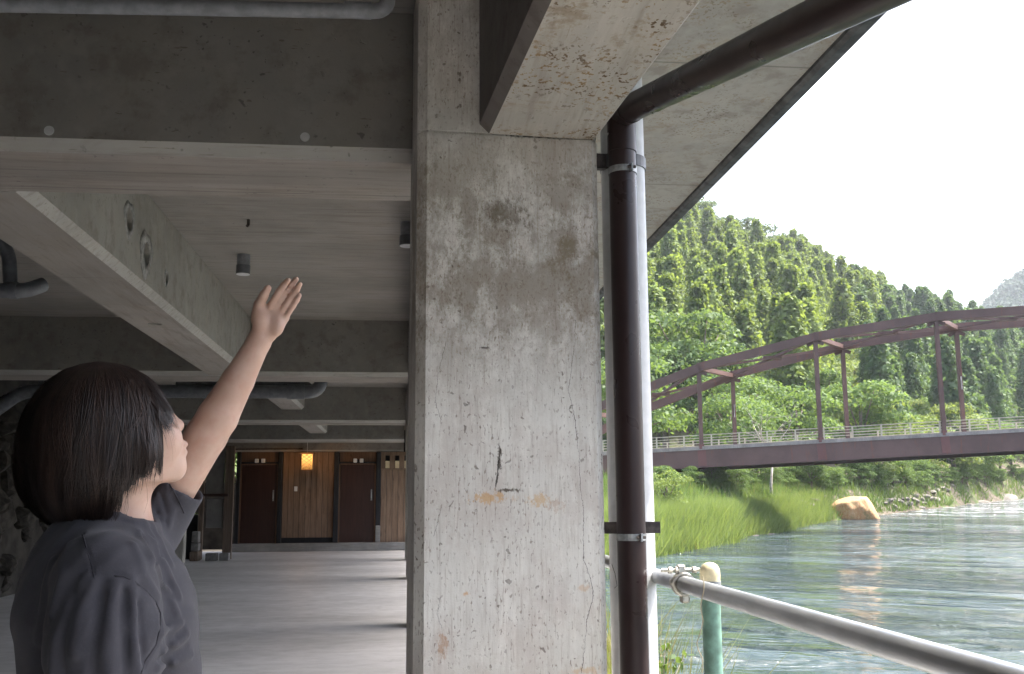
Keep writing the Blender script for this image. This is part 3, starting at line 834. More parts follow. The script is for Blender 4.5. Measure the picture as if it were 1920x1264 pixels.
for k in range(-3, 6):
    for s_ in (-1, 1):
        a = np.array([-lw, -lw - 0.006, lh * 0.22 * k]); b_ = np.array([lw, -lw - 0.006, lh * 0.22 * k + s_ * lw * 1.5])
        pts = []
        for u in np.linspace(0, 1, 25):
            p = a + (b_ - a) * u
            if 0.015 < p[2] < lh - 0.03: pts.append(p)
        if len(pts) > 2: tube('lattice_bar', [pts[0], pts[-1]], 0.007, M['lattice'], lt, 6)
tube('cord', [(0, 0, lh), (0, 0, ZC - wz(882) - 0.0)], 0.006, M['white_plastic'], lt, 6)
ll = bpy.data.lights.new('lantern_bulb', 'POINT'); ll.energy = 4.0; ll.color = (1.0, 0.55, 0.22); ll.shadow_soft_size = 0.12
lo = bpy.data.objects.new('lantern_bulb', ll); link(lo, lt); lo.location = (0, -lw - 0.14, lh * 0.5)

# thin conduit above the left door
tag(tube('conduit', [(wx(436), YW - 0.12, wz(843)), (wx(566), YW - 0.12, wz(842))], 0.022, M['bracket'], None, 8), 'thin dark conduit running above the shadowed door', 'pipe')

# ------------------------------------------------------------------ clutter at the left end of the room
M['dim_post'] = concrete_mat('dim_post', (0.34, 0.33, 0.30), streak='z', speck=0.4)
Pq = on(333, 1056, 2, 0.0)
cp = column_mesh('concrete_post', 0.24, 0.24, 0.0, ZB + 0.01, 0.03, M['dim_post']); cp.location = (Pq[0], Pq[1], 0)
tag(cp, 'slim pale concrete post behind the chest of the person', 'post')
def rock_mesh(name, seed, mat, sub=2, flat=0.8):
    rr = random.Random(seed)
    bm = bmesh.new(); bmesh.ops.create_icosphere(bm, subdivisions=sub, radius=1.0)
    ph = [(rr.uniform(-1, 1), rr.uniform(-1, 1), rr.uniform(-1, 1), rr.uniform(0.55, 0.95)) for _ in range(14)]
    for v in bm.verts:
        c = v.co.copy()
        for a, b, c_, d in ph:
            nn = Vector((a, b, c_)).normalized(); dd = v.co.dot(nn)
            if dd > d: v.co -= nn * (dd - d) * 0.85
        v.co *= 1 + rr.uniform(-0.03, 0.03)
        v.co.z *= flat
    me = bpy.data.meshes.new(name); bm.normal_update(); bm.to_mesh(me); bm.free()
    me.materials.append(mat)
    return me
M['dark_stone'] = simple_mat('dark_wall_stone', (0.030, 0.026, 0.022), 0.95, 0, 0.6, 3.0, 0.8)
RK = [rock_mesh('stone', s_, M['dark_stone']) for s_ in range(6)]
sw_ = thing('stone_wall', 'dark rough stone wall at the left edge behind the person', 'stone wall', (-5.75, 14.0, 0))
box('wall_core', -0.9, 0.0, -8.0, 6.0, 0, ZC - 0.01, M['dark_stone'], sw_)
rr = random.Random(5)
for i in range(150):
    y_ = rr.uniform(-4.5, 6.0); z_ = rr.uniform(0.1, 2.9)
    s_ = rr.uniform(0.22, 0.48)
    obj_me('stone', RK[i % 6], sw_, (rr.uniform(-0.15, 0.04), y_, z_), (rr.uniform(-.5, .5), rr.uniform(-.5, .5), rr.uniform(0, 6.3)), (s_ * 0.7, s_ * rr.uniform(0.8, 1.3), s_ * rr.uniform(0.7, 1.0)))
# rack of posts with panel and blocks
M['rack_wood'] = wood_mat('grey_brown_timber', (0.09, 0.065, 0.05), (0.15, 0.115, 0.09))
M['panel_grey'] = simple_mat('grey_panel', (0.13, 0.125, 0.12), 0.8, 0, 0.2, 3)
M['block'] = simple_mat('concrete_block', (0.13, 0.125, 0.12), 0.9, 0, 0.2, 14, 0.4)
YR = 25.2
def rx(px): return float(on(px, 940, 1, YR)[0])
def rz_(py): return float(on(400, py, 1, YR)[2])
rk = thing('storage_rack', 'dim timber rack with a grey panel left of the shadowed door', 'rack', (rx(405), YR, 0))
ox = rx(405)
for px in (378, 425, 433): box('upright', rx(px) - ox - 0.055, rx(px) - ox + 0.055, -0.05, 0.05, 0, ZB - 0.02, M['rack_wood'], rk)
box('panel', rx(380) - ox + 0.06, rx(424) - ox - 0.058, 0.0, 0.03, rz_(926), rz_(843), M['panel_grey'], rk)
box('lower_panel', rx(386) - ox + 0.02, rx(424) - ox - 0.058, 0.0, 0.03, rz_(990), rz_(936), M['panel_grey'], rk)
box('crossbar', rx(372) - ox, rx(428) - ox, -0.085, -0.052, rz_(931), rz_(926), M['door'], rk)
for (a_, b_, c_, d_), lab in (((400, 420, 1040, 1026), 'pale concrete block on the floor in front of the dim rack'), ((425, 442, 1048, 1034), 'pale concrete block at the foot of the rack upright'),
                              ((373, 387, 1030, 1016), 'upper pale block stacked left in the dim rack'), ((374, 386, 1015, 995), 'tall block standing on the stack in the dim rack')):
    z0_ = max(0.0, rz_(c_))
    if lab.startswith(('pale',)): z0_ = 0.0
    o = box('concrete_block', rx(a_), rx(b_), YR - 0.75, YR - 0.5, z0_, z0_ + rz_(d_) - rz_(c_), M['block'], bevel=0.012)
    tag(o, lab, 'block')
tag(box('crate', rx(372), rx(388), YR - 0.8, YR - 0.42, 0, rz_(1031), M['rack_wood'], bevel=0.02), 'dark crate under the stacked blocks in the dim rack', 'crate')
tag(box('dark_cabinet', rx(345), rx(372), YR + 0.1, YR + 0.5, 0, rz_(965), M['black_wood'], bevel=0.02), 'dark low cabinet between the slim post and the rack', 'cabinet')
# ground outside beyond the open left corner
M['earth'] = simple_mat('damp_earth', (0.04, 0.034, 0.025), 0.95, 0, 0.5, 2.0, 0.5)
bwall = box('garden_wall', -16, wx(440) + 0.3, 31.0, 31.3, -0.2, 1.9, M['dark_stone']); tag(bwall, 'shaded concrete garden wall seen through the open far corner', 'wall')  # dark wall added to close and darken the too bright corner
tag(box('garden_ground', -16, 1.1, 29.23, 40, -0.5, -0.03, M['earth']), kind='structure')
# ------------------------------------------------------------------ terrain of the far bank and hill
def azr(P): return math.atan2(P[0], P[1]), math.hypot(P[0], P[1])
shore = sorted([azr(onwater(*p)) for p in ((1040, 1078), (1135, 1058), (1232, 1043), (1290, 1033), (1385, 1016), (1394, 1005), (1470, 996), (1540, 979), (1640, 968), (1700, 960), (1790, 950), (1850, 942), (1920, 936), (2000, 931))])
S_AZ = np.array([s_[0] for s_ in shore]); S_R = np.array([s_[1] for s_ in shore])
def px_az(px): 
    d = ray(px, 900); return math.atan2(d[0], d[1])
crest_px = [(1000, 300, 430), (1150, 345, 440), (1212, 368, 450), (1290, 400, 455), (1350, 424, 460), (1420, 455, 470), (1480, 484, 480), (1520, 503, 485), (1560, 533, 490), (1600, 549, 495), (1640, 566, 505), (1690, 578, 520), (1740, 586, 520), (1800, 606, 500), (1860, 624, 480), (1920, 640, 460), (2050, 660, 450)]
C_AZ, C_R, C_Z = [], [], []
for px, py, r_ in crest_px:
    d = ray(px, py); hl = math.hypot(d[0], d[1])
    C_AZ.append(math.atan2(d[0], d[1])); C_R.append(r_); C_Z.append(1.35 + d[2] / hl * r_ - 13.0)
C_AZ, C_R, C_Z = map(np.array, (C_AZ, C_R, C_Z))
B_AZ = np.array([px_az(p) for p in (1000, 1232, 1400, 1520, 1600, 1700, 1800, 1920)])
B_H = np.array([4.6, 4.3, 4.1, 4.0, 3.9, 3.8, 3.7, 3.6])
B_W = np.array([30, 30, 28, 22, 14, 12, 12, 12.0])
def sst(t): t = np.clip(t, 0, 1); return t * t * (3 - 2 * t)
def vnoise(X, Y, s, seed=0):
    return (np.sin(X / s * 1.7 + seed) * np.cos(Y / s * 1.3 + seed * 2.1) + 0.5 * np.sin(X / s * 3.9 + Y / s * 2.3 + seed * 3.3) + 0.3 * np.cos(X / s * 7.1 - Y / s * 6.2 + seed)) / 1.8
def terrain_z(X, Y):
    X = np.asarray(X, float); Y = np.asarray(Y, float)
    r = np.hypot(X, Y); az = np.arctan2(X, Y)
    rs = np.interp(az, S_AZ, S_R); bh = np.interp(az, B_AZ, B_H); bw = np.interp(az, B_AZ, B_W)
    cr = np.interp(az, C_AZ, C_R); cz = np.interp(az, C_AZ, C_Z)
    w = water_z(X, Y)
    d = r - rs
    z = w - 2.0 * sst(-d / 5.0) + bh * (0.35 * sst(d / 6.0) + 0.65 * sst((d - 2) / bw)) + 0.012 * np.clip(d - bw, 0, 80)
    z = np.where(d > 0, z + (0.5 * vnoise(X, Y, 5.0, 1) + 0.3 * vnoise(X, Y, 2.2, 9)) * sst(d / 6), z)
    rf = np.maximum(rs + bw + 15, 150)
    rf = np.minimum(rf, cr - 120)
    t = (r - rf) / (cr - rf)
    hill = np.clip(t, 0, 1); hill = 0.75 * hill + 0.25 * sst(hill)
    z = z + (cz - z) * hill * (t > 0)
    z = np.where(t > 1, cz - 0.25 * (r - cr), z)
    return z + np.where(t > 0, 2.5 * vnoise(X, Y, 40.0, 3) * np.clip(t * 4, 0, 1), 0)
def foliage_ground(name, a, b, c2, soil=None):
    t = NT(name); P = t.pos()
    c = t.mix(t.ramp(t.noise(P, 0.25, 5, 0.65), 0.35, 0.65), a, b)
    c = t.mix(t.math('MULTIPLY', t.ramp(t.noise(P, 1.1, 4, 0.65), 0.45, 0.65), 0.6), c, c2)
    if soil:
        k = t.math('MULTIPLY', t.ramp(t.sep(P)[0], soil[0], soil[1]), t.ramp(t.noise(P, 0.22, 5, 0.7), 0.36, 0.52))
        c = t.mix(k, c, t.mix(t.ramp(t.noise(P, 0.9, 5, 0.7), 0.35, 0.65), (0.06, 0.05, 0.037), (0.14, 0.118, 0.09)))
    return t.done(t.principled(Base_Color=c, Roughness=0.9, Specular_IOR_Level=0.1, Normal=t.bump(t.noise(P, 2.0, 5), 0.8, 0.3)))
M['bank'] = foliage_ground('grassy_bank_soil', (0.055, 0.085, 0.028), (0.085, 0.12, 0.035), (0.10, 0.085, 0.06), (float(onwater(1500, 990)[0]), float(onwater(1560, 975)[0])))
azs = np.linspace(-0.25, 0.72, 190)
rsn = np.concatenate([np.linspace(45, 170, 110), np.linspace(175, 700, 70)])
A_, R_ = np.meshgrid(azs, rsn)
# start of the rows follows the shoreline a little
X_, Y_ = R_ * np.sin(A_), R_ * np.cos(A_)
Z_ = terrain_z(X_, Y_)
na, nr = len(azs), len(rsn)
idx = np.arange(na * nr).reshape(nr, na)
F_ = np.stack([idx[:-1, :-1], idx[:-1, 1:], idx[1:, 1:], idx[1:, :-1]], -1).reshape(-1, 4)
tag(obj_me('hillside', mesh_np('hillside', np.stack([X_, Y_, Z_], -1).reshape(-1, 3), F_, M['bank'], True)), kind='structure')

# river
def water_material():
    t = NT('river_water'); P = t.pos()
    q = t.mapv(P, (1.0, 1.0, 0.0), rot=(0, 0, RAD(28)))
    big = t.noise(t.mapv(q, (0.10, 0.24, 1)), 1.0, 4, 0.6, 0.8)
    mid = t.noise(t.mapv(q, (0.42, 1.0, 1)), 1.0, 5, 0.60, 0.6)
    fin = t.noise(t.mapv(q, (2.2, 4.6, 1)), 1.0, 4, 0.6, 0.4)
    h = t.math('ADD', t.math('MULTIPLY', mid, 0.95), t.math('MULTIPLY', fin, 0.26))
    calm = t.ramp(t.noise(t.mapv(q, (0.035, 0.11, 1), (3, 7, 0)), 1.0, 4, 0.6, 0.8), 0.42, 0.58, 0.14, 1.0)
    h = t.math('ADD', t.math('MULTIPLY', h, calm), t.math('MULTIPLY', big, 0.7))
    nrm = t.bump(h, 1.0, 2.0)
    c = t.mix(t.ramp(big, 0.35, 0.65), (0.026, 0.044, 0.044), (0.040, 0.062, 0.064))
    # white water of the rapids: patches out where the bed rises
    y_ = t.sep(P)[1]
    rap = t.math('MULTIPLY', t.ramp(y_, 105.0, 150.0), t.ramp(y_, 420.0, 300.0))
    fo = t.math('MULTIPLY', t.ramp(t.noise(t.mapv(q, (0.16, 0.40, 1), (4, 1, 0)), 1.0, 6, 0.7, 1.0), 0.50, 0.60), rap)
    fo = t.math('MULTIPLY', fo, t.ramp(t.noise(t.mapv(q, (0.9, 1.6, 1)), 1.0, 4, 0.7), 0.38, 0.6))
    fo2 = t.math('MULTIPLY', t.ramp(t.noise(t.mapv(q, (0.5, 1.9, 1), (9, 1, 0)), 1.0, 5, 0.7, 1.0), 0.63, 0.72), t.ramp(y_, 20.0, 60.0, 0.08, 0.35))
    fo = t.math('MAXIMUM', fo, fo2)
    c = t.mix(fo, c, (0.72, 0.76, 0.78))
    ro = t.ramp(fo, 0.0, 0.6, 0.04, 0.7)
    return t.done(t.principled(Base_Color=c, Roughness=ro, Normal=nrm, IOR=1.33, Specular_IOR_Level=0.5))
M['water'] = water_material()
gx_ = np.concatenate([np.linspace(XEDGE + 0.2, 60, 100), np.linspace(64, 480, 60)])
gy_ = np.concatenate([np.linspace(-40, 120, 160), np.linspace(125, 700, 80)])
X2, Y2 = np.meshgrid(gx_, gy_)
Z2 = water_z(X2, Y2) + 0.035 * vnoise(X2, Y2, 2.6, 2) + 0.05 * vnoise(X2 * 0.6, Y2, 6.0, 5)
idx = np.arange(X2.size).reshape(X2.shape)
F2 = np.stack([idx[:-1, :-1], idx[:-1, 1:], idx[1:, 1:], idx[1:, :-1]], -1).reshape(-1, 4)
tag(obj_me('river', mesh_np('river', np.stack([X2, Y2, Z2], -1).reshape(-1, 3), F2, M['water'], True)), kind='structure')

# ------------------------------------------------------------------ foliage
def leaf_mat(name, a, b, hue=0.3, transl=0.35, warm=None):
    t = NT(name)
    O = t.objc(); rnd = t.n('ObjectInfo').outputs['Random']
    at = t.n('Attribute', {'attribute_name': 'tint'}).outputs['Fac']
    c = t.mix(at, a, b)
    c = t.mix(t.math('MULTIPLY', t.ramp(t.noise(O, 0.45, 3), 0.35, 0.65), 0.45), c, tuple(np.array(b) * 1.15))
    w_ = warm if warm is not None else tuple(np.array(a) * 0.7)
    c = t.mix(t.math('MULTIPLY', rnd, hue), c, w_)
    d = t.principled(Base_Color=c, Roughness=0.62, Specular_IOR_Level=0.25)
    tr_ = t.n('BsdfTranslucent', Color=t.mix(0.5, c, tuple(np.minimum(1, np.array(b) * np.array([1.7, 1.5, 0.6])))))
    return t.done(t.n('MixShader', i0=transl, i1=d.outputs[0], i2=tr_.outputs[0]).outputs[0])
M['cedar'] = leaf_mat('cedar_foliage', (0.075, 0.130, 0.034), (0.165, 0.230, 0.056), 0.55, 0.46)
M['cedar_dark'] = leaf_mat('dark_conifer_foliage', (0.050, 0.100, 0.042), (0.105, 0.175, 0.062), 0.5, 0.40)
M['broad'] = leaf_mat('broadleaf_foliage', (0.058, 0.112, 0.038), (0.125, 0.200, 0.060), 0.5, 0.45)
M['crest'] = leaf_mat('crest_broadleaf_foliage', (0.060, 0.095, 0.035), (0.105, 0.155, 0.055), 0.6, 0.35, (0.045, 0.075, 0.045))
M['pale'] = leaf_mat('pale_bamboo_foliage', (0.095, 0.155, 0.045), (0.17, 0.23, 0.065), 0.5, 0.42, (0.13, 0.16, 0.055))
M['bark'] = simple_mat('bark', (0.13, 0.10, 0.08), 0.9, 0, 0.3, 3, 0.5)
M['bark_pale'] = simple_mat('pale_bark', (0.33, 0.30, 0.26), 0.9, 0, 0.25, 3, 0.4)

def leaf_cloud(name, cent, size, nrm_bias, tint, mat, rng, droop=0.0):
    """one quad per centre, random orientation leaning to nrm_bias"""
    n = len(cent)
    N = rng.normal(size=(n, 3)) * 0.75 + nrm_bias; N /= np.linalg.norm(N, axis=1)[:, None] + 1e-9
    T = np.cross(N, rng.normal(size=(n, 3))); T /= np.linalg.norm(T, axis=1)[:, None] + 1e-9
    B = np.cross(N, T)
    s_ = size * rng.uniform(0.6, 1.25, n)
    a = s_[:, None] * T; b = (s_ * rng.uniform(0.45, 0.8, n))[:, None] * B
    V = np.stack([cent - a * 0.9 - b * 0.25, cent - a * 0.1 - b, cent + a, cent + a * 0.05 + b], 1)
    if droop: V[:, 2, 2] -= droop * s_
    V = V.reshape(-1, 3)
    F = np.arange(4 * n).reshape(n, 4)
    me = mesh_np(name, V, F, mat)
    at = me.attributes.new('tint', 'FLOAT', 'POINT')
    at.data.foreach_set('value', np.repeat(np.clip(tint, 0, 1), 4).astype(np.float32))
    return me
def cedar_proto(seed, mat, H=18.0, W=3.1, nb=330, per=15, taper=0.85, base=0.16):
    rng = np.random.default_rng(seed)
    z = base + (1 - base) * rng.random(nb) ** 0.85
    rad = W * np.minimum(1.0, ((1 - z) / (1 - base)) ** taper * 1.15) * (0.86 + 0.14 * np.sin(z * 43 + seed)) + 0.12
    rad *= np.clip((z - base) / 0.12, 0.45, 1)
    ang = rng.uniform(0, 2 * np.pi, nb)
    q = rng.uniform(0.50, 1.12, nb)
    cx = np.stack([np.cos(ang) * rad * q, np.sin(ang) * rad * q, z * H - rad * 0.28 * q], 1)
    out = np.stack([np.cos(ang), np.sin(ang), np.full(nb, 0.7)], 1)
    cent = (cx[:, None] + rng.normal(size=(nb, per, 3)) * np.array([0.55, 0.55, 0.50]) * (0.6 + 0.5 * rad[:, None, None] / W)).reshape(-1, 3)
    bias = np.repeat(out, per, 0)
    tint = np.repeat(rng.uniform(0, 1, nb), per) * 0.6 + rng.random(nb * per) * 0.4
    crown = leaf_cloud('crown', cent, 0.36, bias, tint, mat, rng, 0.25)
    tv, tf = tube_np([(0, 0, -1), (0, 0, H * 0.5), (0.05, 0, H * 0.97)], [0.26, 0.17, 0.03], 7)
    return crown, mesh_np('trunk', tv, tf, M['bark'], True)
def broad_proto(seed, mat, H=11.0, W=4.6, lobes=19, per=230, leaf=0.225, bark='bark', low=0.30, bare=False):
    rng = np.random.default_rng(seed)
    cents, bias, tints = [], [], []
    LC = []
    for i in range(lobes):
        for _ in range(30):
            a = rng.uniform(0, 2 * np.pi); u = rng.uniform(low, 0.92)
            rr_ = W * math.sqrt(max(0.05, 1 - ((u - 0.55) / 0.5) ** 2)) * rng.uniform(0.25, 0.85)
            p = np.array([math.cos(a) * rr_, math.sin(a) * rr_, u * H])
            if all(np.linalg.norm((p - l) * (1, 1, 1.3)) > W * 0.33 for l in LC): break
        LC.append(p)
        R = W * rng.uniform(0.26, 0.44)
        d = rng.normal(size=(per, 3)); d /= np.linalg.norm(d, axis=1)[:, None]
        d[:, 2] = np.abs(d[:, 2]) * 0.95 - 0.30 * rng.random(per)
        s_ = R * rng.uniform(0.72, 1.10, per)
        cents.append(p + d * s_[:, None] * np.array([1.15, 1.15, 0.72])); bias.append(d + np.array([0, 0, 0.5]))
        tints.append(np.full(per, rng.uniform(0, 0.7)) + rng.random(per) * 0.3)
    crown = leaf_cloud('crown', np.concatenate(cents), leaf, np.concatenate(bias), np.concatenate(tints), mat, rng, 0.2)
    V, F = tube_np([(0, 0, -1.0), (0.1, 0, H * 0.2), (0.0, 0.15, H * 0.45), (0.1, 0.1, H * 0.75)], [0.028 * H, 0.022 * H, 0.015 * H, 0.004 * H], 8)
    V = list(V); F = list(F)
    for p in LC[:11]:
        st_ = np.array([0.05, 0.08, H * rng.uniform(0.2, 0.5)])
        v2, f2 = tube_np([st_, (st_ + p) / 2 + np.array([0, 0, 0.15]), p], [0.011 * H, 0.007 * H, 0.002 * H], 6)
        o = len(V); V += list(v2); F += [tuple(i + o for i in f) for f in f2]
    return crown, mesh_np('trunk', V, F, M[bark], True)
PR = {'cedar': [cedar_proto(s_, M['cedar'], W=w_, taper=t_) for s_, w_, t_ in ((1, 4.0, 0.95), (2, 3.6, 0.82), (3, 4.5, 1.05), (4, 3.8, 0.78))],
      'dark': [cedar_proto(s_, M['cedar_dark'], W=w_, taper=t_) for s_, w_, t_ in ((11, 3.7, 1.0), (12, 4.2, 1.1), (13, 3.4, 0.9))],
      'broad': [broad_proto(s_, M['broad'], W=w_) for s_, w_ in ((21, 4.8), (22, 5.4), (23, 4.2), (24, 5.0))],
      'crest': [broad_proto(s_, M['crest'], W=w_, H=13, per=150, leaf=0.38) for s_, w_ in ((31, 5.4), (32, 6.0), (33, 5.0))],
      'pale': [broad_proto(s_, M['pale'], W=w_, H=10, per=240, leaf=0.20, low=0.12) for s_, w_ in ((41, 4.6), (42, 5.2), (43, 4.2))]}
PH = {'cedar': 18.0, 'dark': 18.0, 'broad': 11.0, 'crest': 13.0, 'pale': 10.0}
PW = {'cedar': 4.0, 'dark': 3.8, 'broad': 5.2, 'crest': 5.8, 'pale': 5.0}
rng = np.random.default_rng(7)
cand = []          # kind, x, y, height
def scatter(kind, px0, px1, r0, r1, sp, h0, h1, n=4000, keep=None):
    pts = []
    for _ in range(n):
        px = rng.uniform(px0, px1); r_ = math.sqrt(rng.uniform(r0 * r0, r1 * r1))
        a = px_az(px); x_, y_ = r_ * math.sin(a), r_ * math.cos(a)
        if keep and not keep(px, r_): continue
        if r_ < np.interp(a, S_AZ, S_R) + np.interp(a, B_AZ, B_W) * 0.8 + 3: continue
        if any((x_ - q[0]) ** 2 + (y_ - q[1]) ** 2 < sp * sp for q in pts): continue
        pts.append((x_, y_)); cand.append((kind, x_, y_, rng.uniform(h0, h1)))
scatter('cedar', 1040, 1530, 168, 345, 7.6, 19, 27, 1500)
scatter('crest', 1040, 1500, 335, 485, 10.0, 15, 21, 1200, lambda p, r: r > 300 + (p - 1040) * 0.12)
scatter('cedar', 1500, 1780, 235, 540, 8.6, 19, 27, 1100, lambda p, r: p < 1640 + 0.2 * (r - 235))
scatter('dark', 1560, 2040, 185, 500, 8.0, 18, 25, 1300, lambda p, r: p > 1600 + 0.10 * (r - 185))
scatter('broad', 1040, 1640, 118, 172, 7.0, 9, 16, 600)
scatter('pale', 1570, 2040, 150, 225, 7.5, 10, 14, 400)
scatter('broad', 1540, 2040, 170, 235, 8, 9, 13, 200)
def at_px(kind, px, r_, h):
    a = px_az(px); cand.append((kind, r_ * math.sin(a), r_ * math.cos(a), h))
at_px('dark', 1662, 172, 22); at_px('dark', 1640, 178, 19); at_px('dark', 1686, 180, 19)
at_px('cedar', 1676, 515, 31); at_px('dark', 1690, 512, 22)
at_px('broad', 1310, 160, 23); at_px('broad', 1250, 155, 20); at_px('broad', 1370, 158, 18)
def to_px(P):
    q = np.asarray(P, float) - CAM_LOC; z = q @ FW
    return 960 + 1900 * (q @ RT) / z, 632 - 1900 * (q @ UP) / z, z
info = []
for kind, x_, y_, h in cand:
    z_ = float(terrain_z(x_, y_))
    cx_, yb, zz_ = to_px((x_, y_, z_)); _, yt, _ = to_px((x_, y_, z_ + h))
    info.append([zz_, kind, x_, y_, z_, h, cx_, yt, yb, PW[kind] * h / PH[kind] * 1900 / zz_])
info.sort(key=lambda q: q[0])
sky_cov = np.full(2200, 905.0)
single, mass = [], []
for q in info:
    x0 = int(max(1120, q[6] - q[9])); x1 = int(min(1935, q[6] + q[9]))
    if x1 <= x0: continue
    cols = np.arange(x0, x1); tt = np.abs(cols - q[6]) / q[9]
    top = q[7] + (q[8] - q[7]) * (tt * 0.75 if q[1] in ('cedar', 'dark') else 0.45 * tt ** 2)
    vis = np.maximum(0, np.minimum(sky_cov[cols], q[8]) - top).sum()
    sky_cov[cols] = np.minimum(sky_cov[cols], top + (4 if q[1] in ('cedar', 'dark') else 2))
    if vis > 25: single.append((vis, q))
single.sort(key=lambda s_: -s_[0])
LAB = {'cedar': ('cedar_tree', 'bright green cedar standing in the dense sunlit stand on the hillside', 'sunlit cedars on the hillside'),
       'dark': ('conifer_tree', 'dark green conifer in the shaded stand behind the arch bridge', 'dark conifers behind the bridge'),
       'broad': ('broadleaf_tree', 'leafy broadleaf tree growing just behind the arch bridge', 'broadleaf trees behind the bridge'),
       'crest': ('broadleaf_tree', 'rounded broadleaf tree up on the crest of the hill', 'broadleaf trees on the hill crest'),
       'pale': ('broadleaf_tree', 'pale yellow-green bushy tree behind the right part of the bridge', 'pale trees behind the bridge')}
MAXT = 330
rr = random.Random(3)
mass = [s_[1] for s_ in single[MAXT:]]
def plant(kind, x_, y_, z_, h, label=None, name=None, group=None, var=None):
    nm, lb, gp_ = LAB[kind]
    t_ = thing(name or nm, label or lb, 'tree', (x_, y_, z_), rr.uniform(0, 6.28), group or gp_)
    cr_, tk = PR[kind][rr.randrange(len(PR[kind])) if var is None else var]
    s_ = h / PH[kind]
    t_.scale = (s_ * rr.uniform(0.9, 1.12), s_ * rr.uniform(0.9, 1.12), s_)
    obj_me('crown', cr_, t_); obj_me('trunk', tk, t_)
    return t_
for vis, q in single[:MAXT]:
    t_ = plant(q[1], q[2], q[3], q[4], q[5])
    if q[5] == 31: t_['label'] = 'tallest lone pointed conifer rising above the hill crest'; del t_['group']
    if q[5] == 22 and q[1] == 'dark' and q[0] < 200: t_['label'] = 'big dark bushy conifer standing between two bridge hangers'; del t_['group']
if mass:
    Vs, Fs, Ts, off = [], [], [], 0
    for q in mass:
        cr_ = PR[q[1]][0][0]; n_ = len(cr_.vertices)
        v = np.empty(n_ * 3, np.float32); cr_.vertices.foreach_get('co', v); v = v.reshape(-1, 3) * (q[5] / PH[q[1]])
        v = v.reshape(-1, 4, 3)[::2].reshape(-1, 3)
        Vs.append(v + np.array([q[2], q[3], q[4]])); Ts.append(np.repeat(np.random.default_rng(off).random(len(v) // 4), 4))
    V = np.concatenate(Vs); F = np.arange(len(V)).reshape(-1, 4)
    me = mesh_np('far_forest', V, F, M['cedar']); at = me.attributes.new('tint', 'FLOAT', 'POINT'); at.data.foreach_set('value', np.concatenate(Ts).astype(np.float32))
    tag(obj_me('far_forest', me), 'small far treetops filling the forest between the nearer trees', 'forest', kind='stuff')
print('trees', len(single[:MAXT]), 'mass', len(mass), 'cand', len(cand))

# a bleached bare-limbed tree in front of the stand
def bare_tree(px, r_, H, label):
    a = px_az(px); x_, y_ = r_ * math.sin(a), r_ * math.cos(a); z_ = float(terrain_z(x_, y_))
    t_ = thing('bare_branched_tree', label, 'tree', (x_, y_, z_))
    g = np.random.default_rng(9); V, F = [], []
    tips = []
    def limb(p, d, l, r, k):
        q1 = p + d * l * 0.5 + g.normal(size=3) * 0.05 * l; q2 = p + d * l
        v, f = tube_np([p, q1, q2], [r, r * 0.8, r * 0.55], 6); o = len(V); V.extend(v); F.extend([tuple(i + o for i in ff) for ff in f])
        if k == 0: tips.append(q2); return
        for _ in range(3 if k > 1 else 2):
            nd = d + g.normal(size=3) * 0.62 + np.array([0, 0, 0.12]); nd /= np.linalg.norm(nd)
            limb(q2, nd, l * g.uniform(0.6, 0.85), r * 0.55, k - 1)
    limb(np.array([0, 0, -0.5]), np.array([0.05, 0, 1.0]), H * 0.34, 0.20, 4)
    obj_me('trunk', mesh_np('trunk', V, F, M['bark_pale'], True), t_)
    tp_ = np.array(tips); tp_ = np.repeat(tp_, 8, 0) + g.normal(size=(len(tp_) * 8, 3)) * 0.5
    obj_me('crown', leaf_cloud('crown', tp_, 0.26, np.array([0, 0, 1.0]), g.random(len(tp_)), M['broad'], g), t_)
bare_tree(1446, 114, 11.5, 'thin-leaved tree with bleached bare limbs behind the bridge railing')

ORD = 'first second third fourth fifth sixth seventh eighth ninth tenth eleventh twelfth thirteenth fourteenth fifteenth sixteenth seventeenth eighteenth nineteenth'.split()
def ordinal(n):
    if n <= 19: return ORD[n - 1]
    t_ = {2: 'twent', 3: 'thirt', 4: 'fort', 5: 'fift', 6: 'sixt'}[n // 10]
    return t_ + 'ieth' if n % 10 == 0 else t_ + 'y-' + ORD[n % 10 - 1]
for kind_, txt in (('broad', 'leafy broadleaf tree behind the arch bridge, {} from the left'), ('pale', 'pale yellow-green bushy tree behind the bridge, {} from the left')):
    L_ = sorted([o for o in COL.objects if o.get('group') == LAB[kind_][2]], key=lambda o: to_px(o.location)[0])
    for i_, o in enumerate(L_): o['label'] = txt.format(ordinal(i_ + 1))
# shrubs along the top of the bank, under the bridge
LABS = 'low dark green shrub on the bank beneath the bridge deck'
for i in range(60):
    px = 1235 + i * 11.6 + rr.uniform(-8, 8)
    a = px_az(px); rs_ = float(np.interp(a, S_AZ, S_R)); bw_ = float(np.interp(a, B_AZ, B_W))
    r_ = rs_ + bw_ * (rr.uniform(0.72, 0.9) if px < 1500 else rr.uniform(0.55, 1.0)) + (4 if px < 1500 else 2)
    x_, y_ = r_ * math.sin(a), r_ * math.cos(a); z_ = float(terrain_z(x_, y_))
    plant('broad', x_, y_, z_ - 0.8, (rr.uniform(2.2, 3.3) if px < 1480 else rr.uniform(3.0, 5.0)), 'low green shrub on the bank under the bridge deck, {} from the left'.format(ordinal(i + 1)), 'bank_shrub', 'shrubs under the bridge')
t_ = plant('pale', *(lambda a, r_: (r_ * math.sin(a), r_ * math.cos(a), float(terrain_z(r_ * math.sin(a), r_ * math.cos(a))) - 0.3))(px_az(1250), 76.0), 4.0, 'small leafy bush on the grass bank next to the downpipe', 'bank_bush')
if 'group' in t_: del t_['group']
